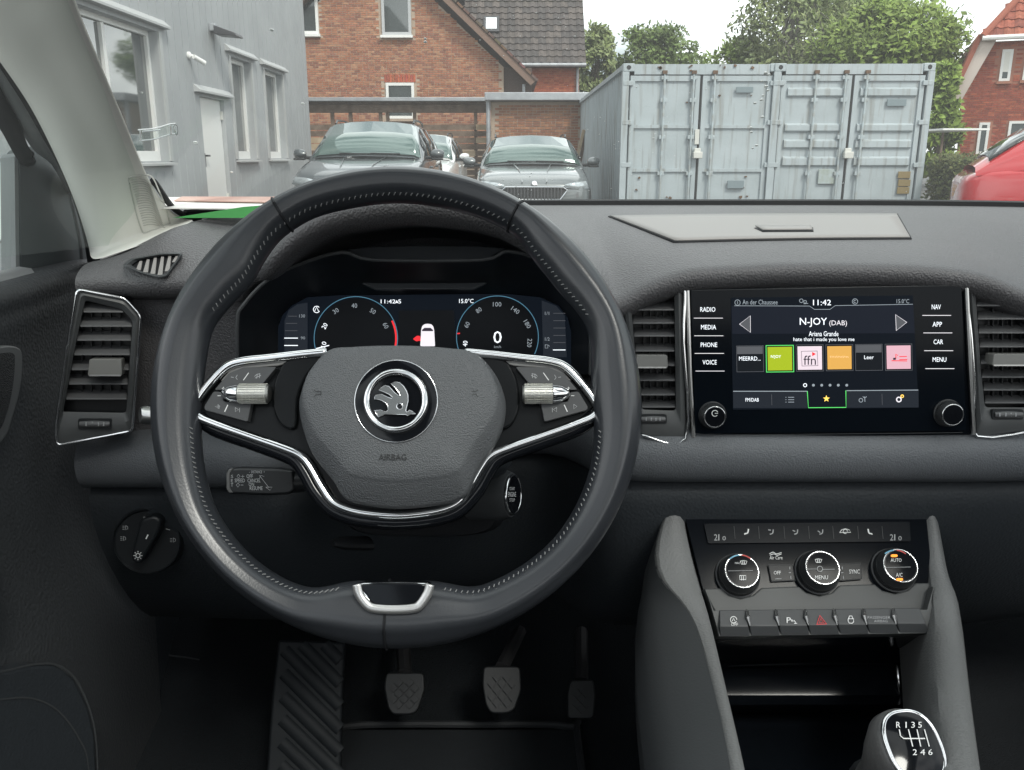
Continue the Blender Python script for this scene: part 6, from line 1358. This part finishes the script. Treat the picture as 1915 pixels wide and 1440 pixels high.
for k, cc in ((0, (400, 420)), (2, (1510, 385))):
    x, y = C(*cc)
    strokes(CK, [arc(x, y, 31.5, 52, 85, 10)], 2.4, mat('mark_red', (.5, .05, .04), .5), kn[k], 'warm_mark', off=.0002); strokes(CK, [arc(x, y, 31.5, 95, 128, 10)], 2.4, mat('mark_blue', (.12, .35, .5), .5), kn[k], 'cool_mark', off=.0002)
def lamp(pl, x, y, par, w_=6, h_=2.4): return plate(pl, [(x - w_, y - h_ * .6), (x - w_ * .6, y - h_), (x + w_ * .6, y - h_), (x + w_, y - h_ * .6), (x + w_, y + h_ * .6), (x + w_ * .6, y + h_), (x - w_ * .6, y + h_), (x - w_, y + h_ * .6)], .0004, .001, 'indicator_lamp', 'lit_orange', par)
lamp(CK, *C(1503, 303), kn[2]); lamp(CK, *C(1542, 473), kn[2])
for s_, P, tx0 in (('OFF', ((600, 368), (775, 368), (795, 480), (622, 488)), (640, 690, 412, 438)), ('SYNC', ((1100, 360), (1262, 356), (1274, 470), (1110, 484)), (1180, 1255, 402, 432))):
    kb_ = plate(CP, [C(*q) for q in P], -.001, .0012, 'flat_key', 'strip_black', cl, rnd=3, bevel=.0005); strokes(CP, [[C(*q) for q in P]], .8, 'hard_mid', kb_, 'key_edge', off=.0014, closed=True)
    a, c = C(tx0[0], tx0[2]), C(tx0[1], tx0[3]); write(s_, CP, a[0], c[0], a[1], c[1], 'print_white', kb_, off=.0018)
    if s_ == 'SYNC': lamp(CP, *C(1218, 460), kb_)
    else: strokes(CP, [[C(650, 470), C(695, 468)]], 1.2, 'print_grey', kb_, 'lamp_off', off=.0016)
    xs0 = 755 if s_ == 'OFF' else 1130
    strokes(CP, [[C(xs0, 382), C(xs0, 402)], [C(xs0 - 8, 425), C(xs0 + 8, 425)], [C(xs0 + 6, 448), C(xs0 + 8, 470)]], 1.4, 'print_grey', kb_, 'fan_mark', off=.0016)
a, c = C(610, 305), C(702, 330); write('Air Care', CP, a[0], c[0], a[1], c[1], 'print_white', cl, off=.0004)
strokes(CP, [[C(608, 290), C(635, 278), C(660, 290), C(695, 280)], [C(612, 300), C(640, 290), C(665, 300), C(695, 290)]], 1.2, 'print_white', cl, 'air_wave', off=-.0004, n=4)
# row of seven keys
BP = Plane(PY(1540, 1165, .715), (0, -math.cos(R(38)), math.sin(R(38))))
plate(BP, [(1318, 1100), (1328, 1128), (1345, 1190), (1744, 1184), (1750, 1180), (1742, 1125), (1746, 1096), (1734, 1140), (1335, 1142)], -.03, -.004, 'key_surround', 'bezel_grey', cl, bevel=.001)
tp = [1343, 1396, 1450, 1505, 1559, 1614, 1669, 1722]; bt = [1346, 1404, 1460, 1515, 1571, 1626, 1682, 1740]
kk = []
for i in range(7):
    a0, a1, b0, b1 = tp[i] + 2.5, tp[i + 1] - 2.5, bt[i] + .8, bt[i + 1] - .8
    f_ = .62; yt0 = 1141 - i * .6; yb = 1190 - i * 1.1
    P = [(a0, yt0), (a1, yt0 - .5), (a1 + (b1 - a1) * f_, yt0 + (yb - yt0) * f_), (a0 + (b0 - a0) * f_, yt0 + (yb - yt0) * f_)]
    b = MB(); top = [BP.at(*P[0], -.003), BP.at(*P[1], -.003), BP.at(*P[2], .0015), BP.at(*P[3], .0015), BP.at(b1, yb, -.004), BP.at(b0, yb, -.004)]
    bk = [q - BP.n * .012 for q in top]
    b.add(top + bk, [(0, 1, 2, 3), (3, 2, 4, 5), (0, 6, 7, 1), (1, 7, 8, 2), (2, 8, 10, 4), (0, 3, 9, 6), (3, 5, 11, 9)])
    kk.append(b.build('push_key', mat('key_grey', (.055, .058, .061), .45, spec=.4), cl, bevel=.0008))
    if i: MB().tube([BP.at(tp[i], yt0, -.002), BP.at(tp[i] + 3, yt0 + 14, .002), BP.at(tp[i] + 7, yt0 + 30, .0012)], [.0008, .0022, .0006], 8).build('key_divider', 'satin', cl)
BK = Plane(BP.o - BP.n * .0002, BP.n)
strokes(BK, [arc(*C(352, 762), 6, 0, 330, 14), [C(342, 772), C(352, 750), C(362, 772)]], 1.3, 'print_white', kk[0], 'stop_start_symbol', off=.0015); a, c = C(334, 785), C(384, 806); write('OFF', BK, a[0], c[0], a[1], c[1], 'print_white', kk[0], off=.0018)
a, c = C(732, 745), C(762, 785); write('P', BK, a[0], c[0], a[1], c[1], 'print_white', kk[2], off=.0018); strokes(BK, [[C(765, 760), C(768, 775)], [C(775, 762), C(778, 778)], [C(785, 765), C(798, 785)], [C(786, 788), C(806, 788)]], 1.4, 'print_white', kk[2], 'sensor_mark', off=.0016)
mr = mat('print_red', (.62, .04, .05), .5)
strokes(BK, [[C(970, 732), C(1018, 792), C(948, 796)]], 2.6, mr, kk[3], 'hazard_triangle', off=.0016, closed=True); strokes(BK, [[C(975, 755), C(997, 783), C(965, 785)]], 1.6, mr, kk[3], 'hazard_triangle', off=.0016, closed=True)
strokes(BK, [[C(1175, 755), C(1182, 735), C(1200, 735), C(1206, 755)], [C(1172, 755), C(1212, 755), C(1212, 778), C(1200, 788), C(1180, 786), C(1172, 772), C(1172, 755)]], 1.4, 'print_white', kk[4], 'lock_symbol', off=.0018)
a, c = C(1312, 736), C(1475, 756); write('PASSENGER', BK, a[0], c[0], a[1], c[1], 'print_grey', kk[5], off=.0012); a, c = C(1358, 762), C(1455, 781); write('AIRBAG', BK, a[0], c[0], a[1], c[1], 'print_grey', kk[5], off=.0018)
# gear lever
gk = thing('gear_lever', 'gear knob with chrome ringed shift pattern cap in the lower right corner', 'gear lever', PY(1700, 1500, .54))
ax = Vector((.10, -.62, .78)).normalized(); gc = PY(1705, 1396, .535)
GP = Plane(gc, ax)
rows = []
for h_, r0, sq in ((-.085, .016, 0), (-.06, .017, 0), (-.045, .021, 0), (-.03, .0255, .15), (-.015, .0275, .25), (-.004, .0268, .35), (.002, .0235, .4)):
    rows.append([GP.o + GP.n * h_ + GP.u * (math.copysign(abs(math.cos(a)) ** (1 - sq * .35), math.cos(a)) * r0 * .92) + GP.v * (math.copysign(abs(math.sin(a)) ** (1 - sq * .35), math.sin(a)) * r0 * 1.05) - GP.v * .012 * (h_ < -.02) * (-h_ / .085) for a in [2 * math.pi * j / 40 for j in range(40)]])
MB().loft(rows, True, True).build('knob_body', mat('knob_leather', (.10, .10, .10), .36, spec=.5, bump=('leather', 700, .3, .0008)), gk, smooth=70)
rg = [GP.o + GP.n * .003 + GP.u * (math.copysign(abs(math.cos(a)) ** .8, math.cos(a)) * .0205) + GP.v * (math.copysign(abs(math.sin(a)) ** .8, math.sin(a)) * .0240) for a in [2 * math.pi * j / 48 for j in range(48)]]
MB().tube(rg, .0020, 8, True).build('cap_ring', 'chrome', gk, smooth=180)
cp_ = MB().loft([[GP.o + (q - GP.o) * s_ - GP.n * (.003 * s_) + GP.n * o_2 for q in rg] for s_, o_2 in ((.97, .002), (.95, .0044), (.6, .0056), (.2, .0060), (.01, .0060))], True).build('pattern_cap', 'black_gloss', gk, smooth=60)
G2 = Plane(GP.o + GP.n * .0062, GP.n)
strokes(G2, [[(1682, 1364), (1684, 1376), (1690, 1381), (1730, 1381)], [(1699, 1364), (1707, 1396)], [(1715, 1364), (1722, 1396)], [(1729, 1364), (1738, 1396)]], 1.9, 'print_white', cp_, 'shift_pattern', off=.0004)
for s_, x0, x1, y0, y1 in (('R', 1676, 1684, 1350, 1361), ('1', 1693.4, 1695.6, 1350, 1361), ('3', 1704, 1711, 1350, 1361), ('5', 1717, 1724, 1350, 1361), ('2', 1707, 1715, 1401, 1412), ('4', 1721, 1730, 1401, 1412), ('6', 1736, 1744, 1401, 1412)): write(s_, G2, x0, x1, y0, y1, 'print_white', cp_, off=.0004)
MB().tube([gc + ax * -.08, PY(1700, 1560, .52)], [.014, .02], 12).build('lever_shaft', 'seal', gk)
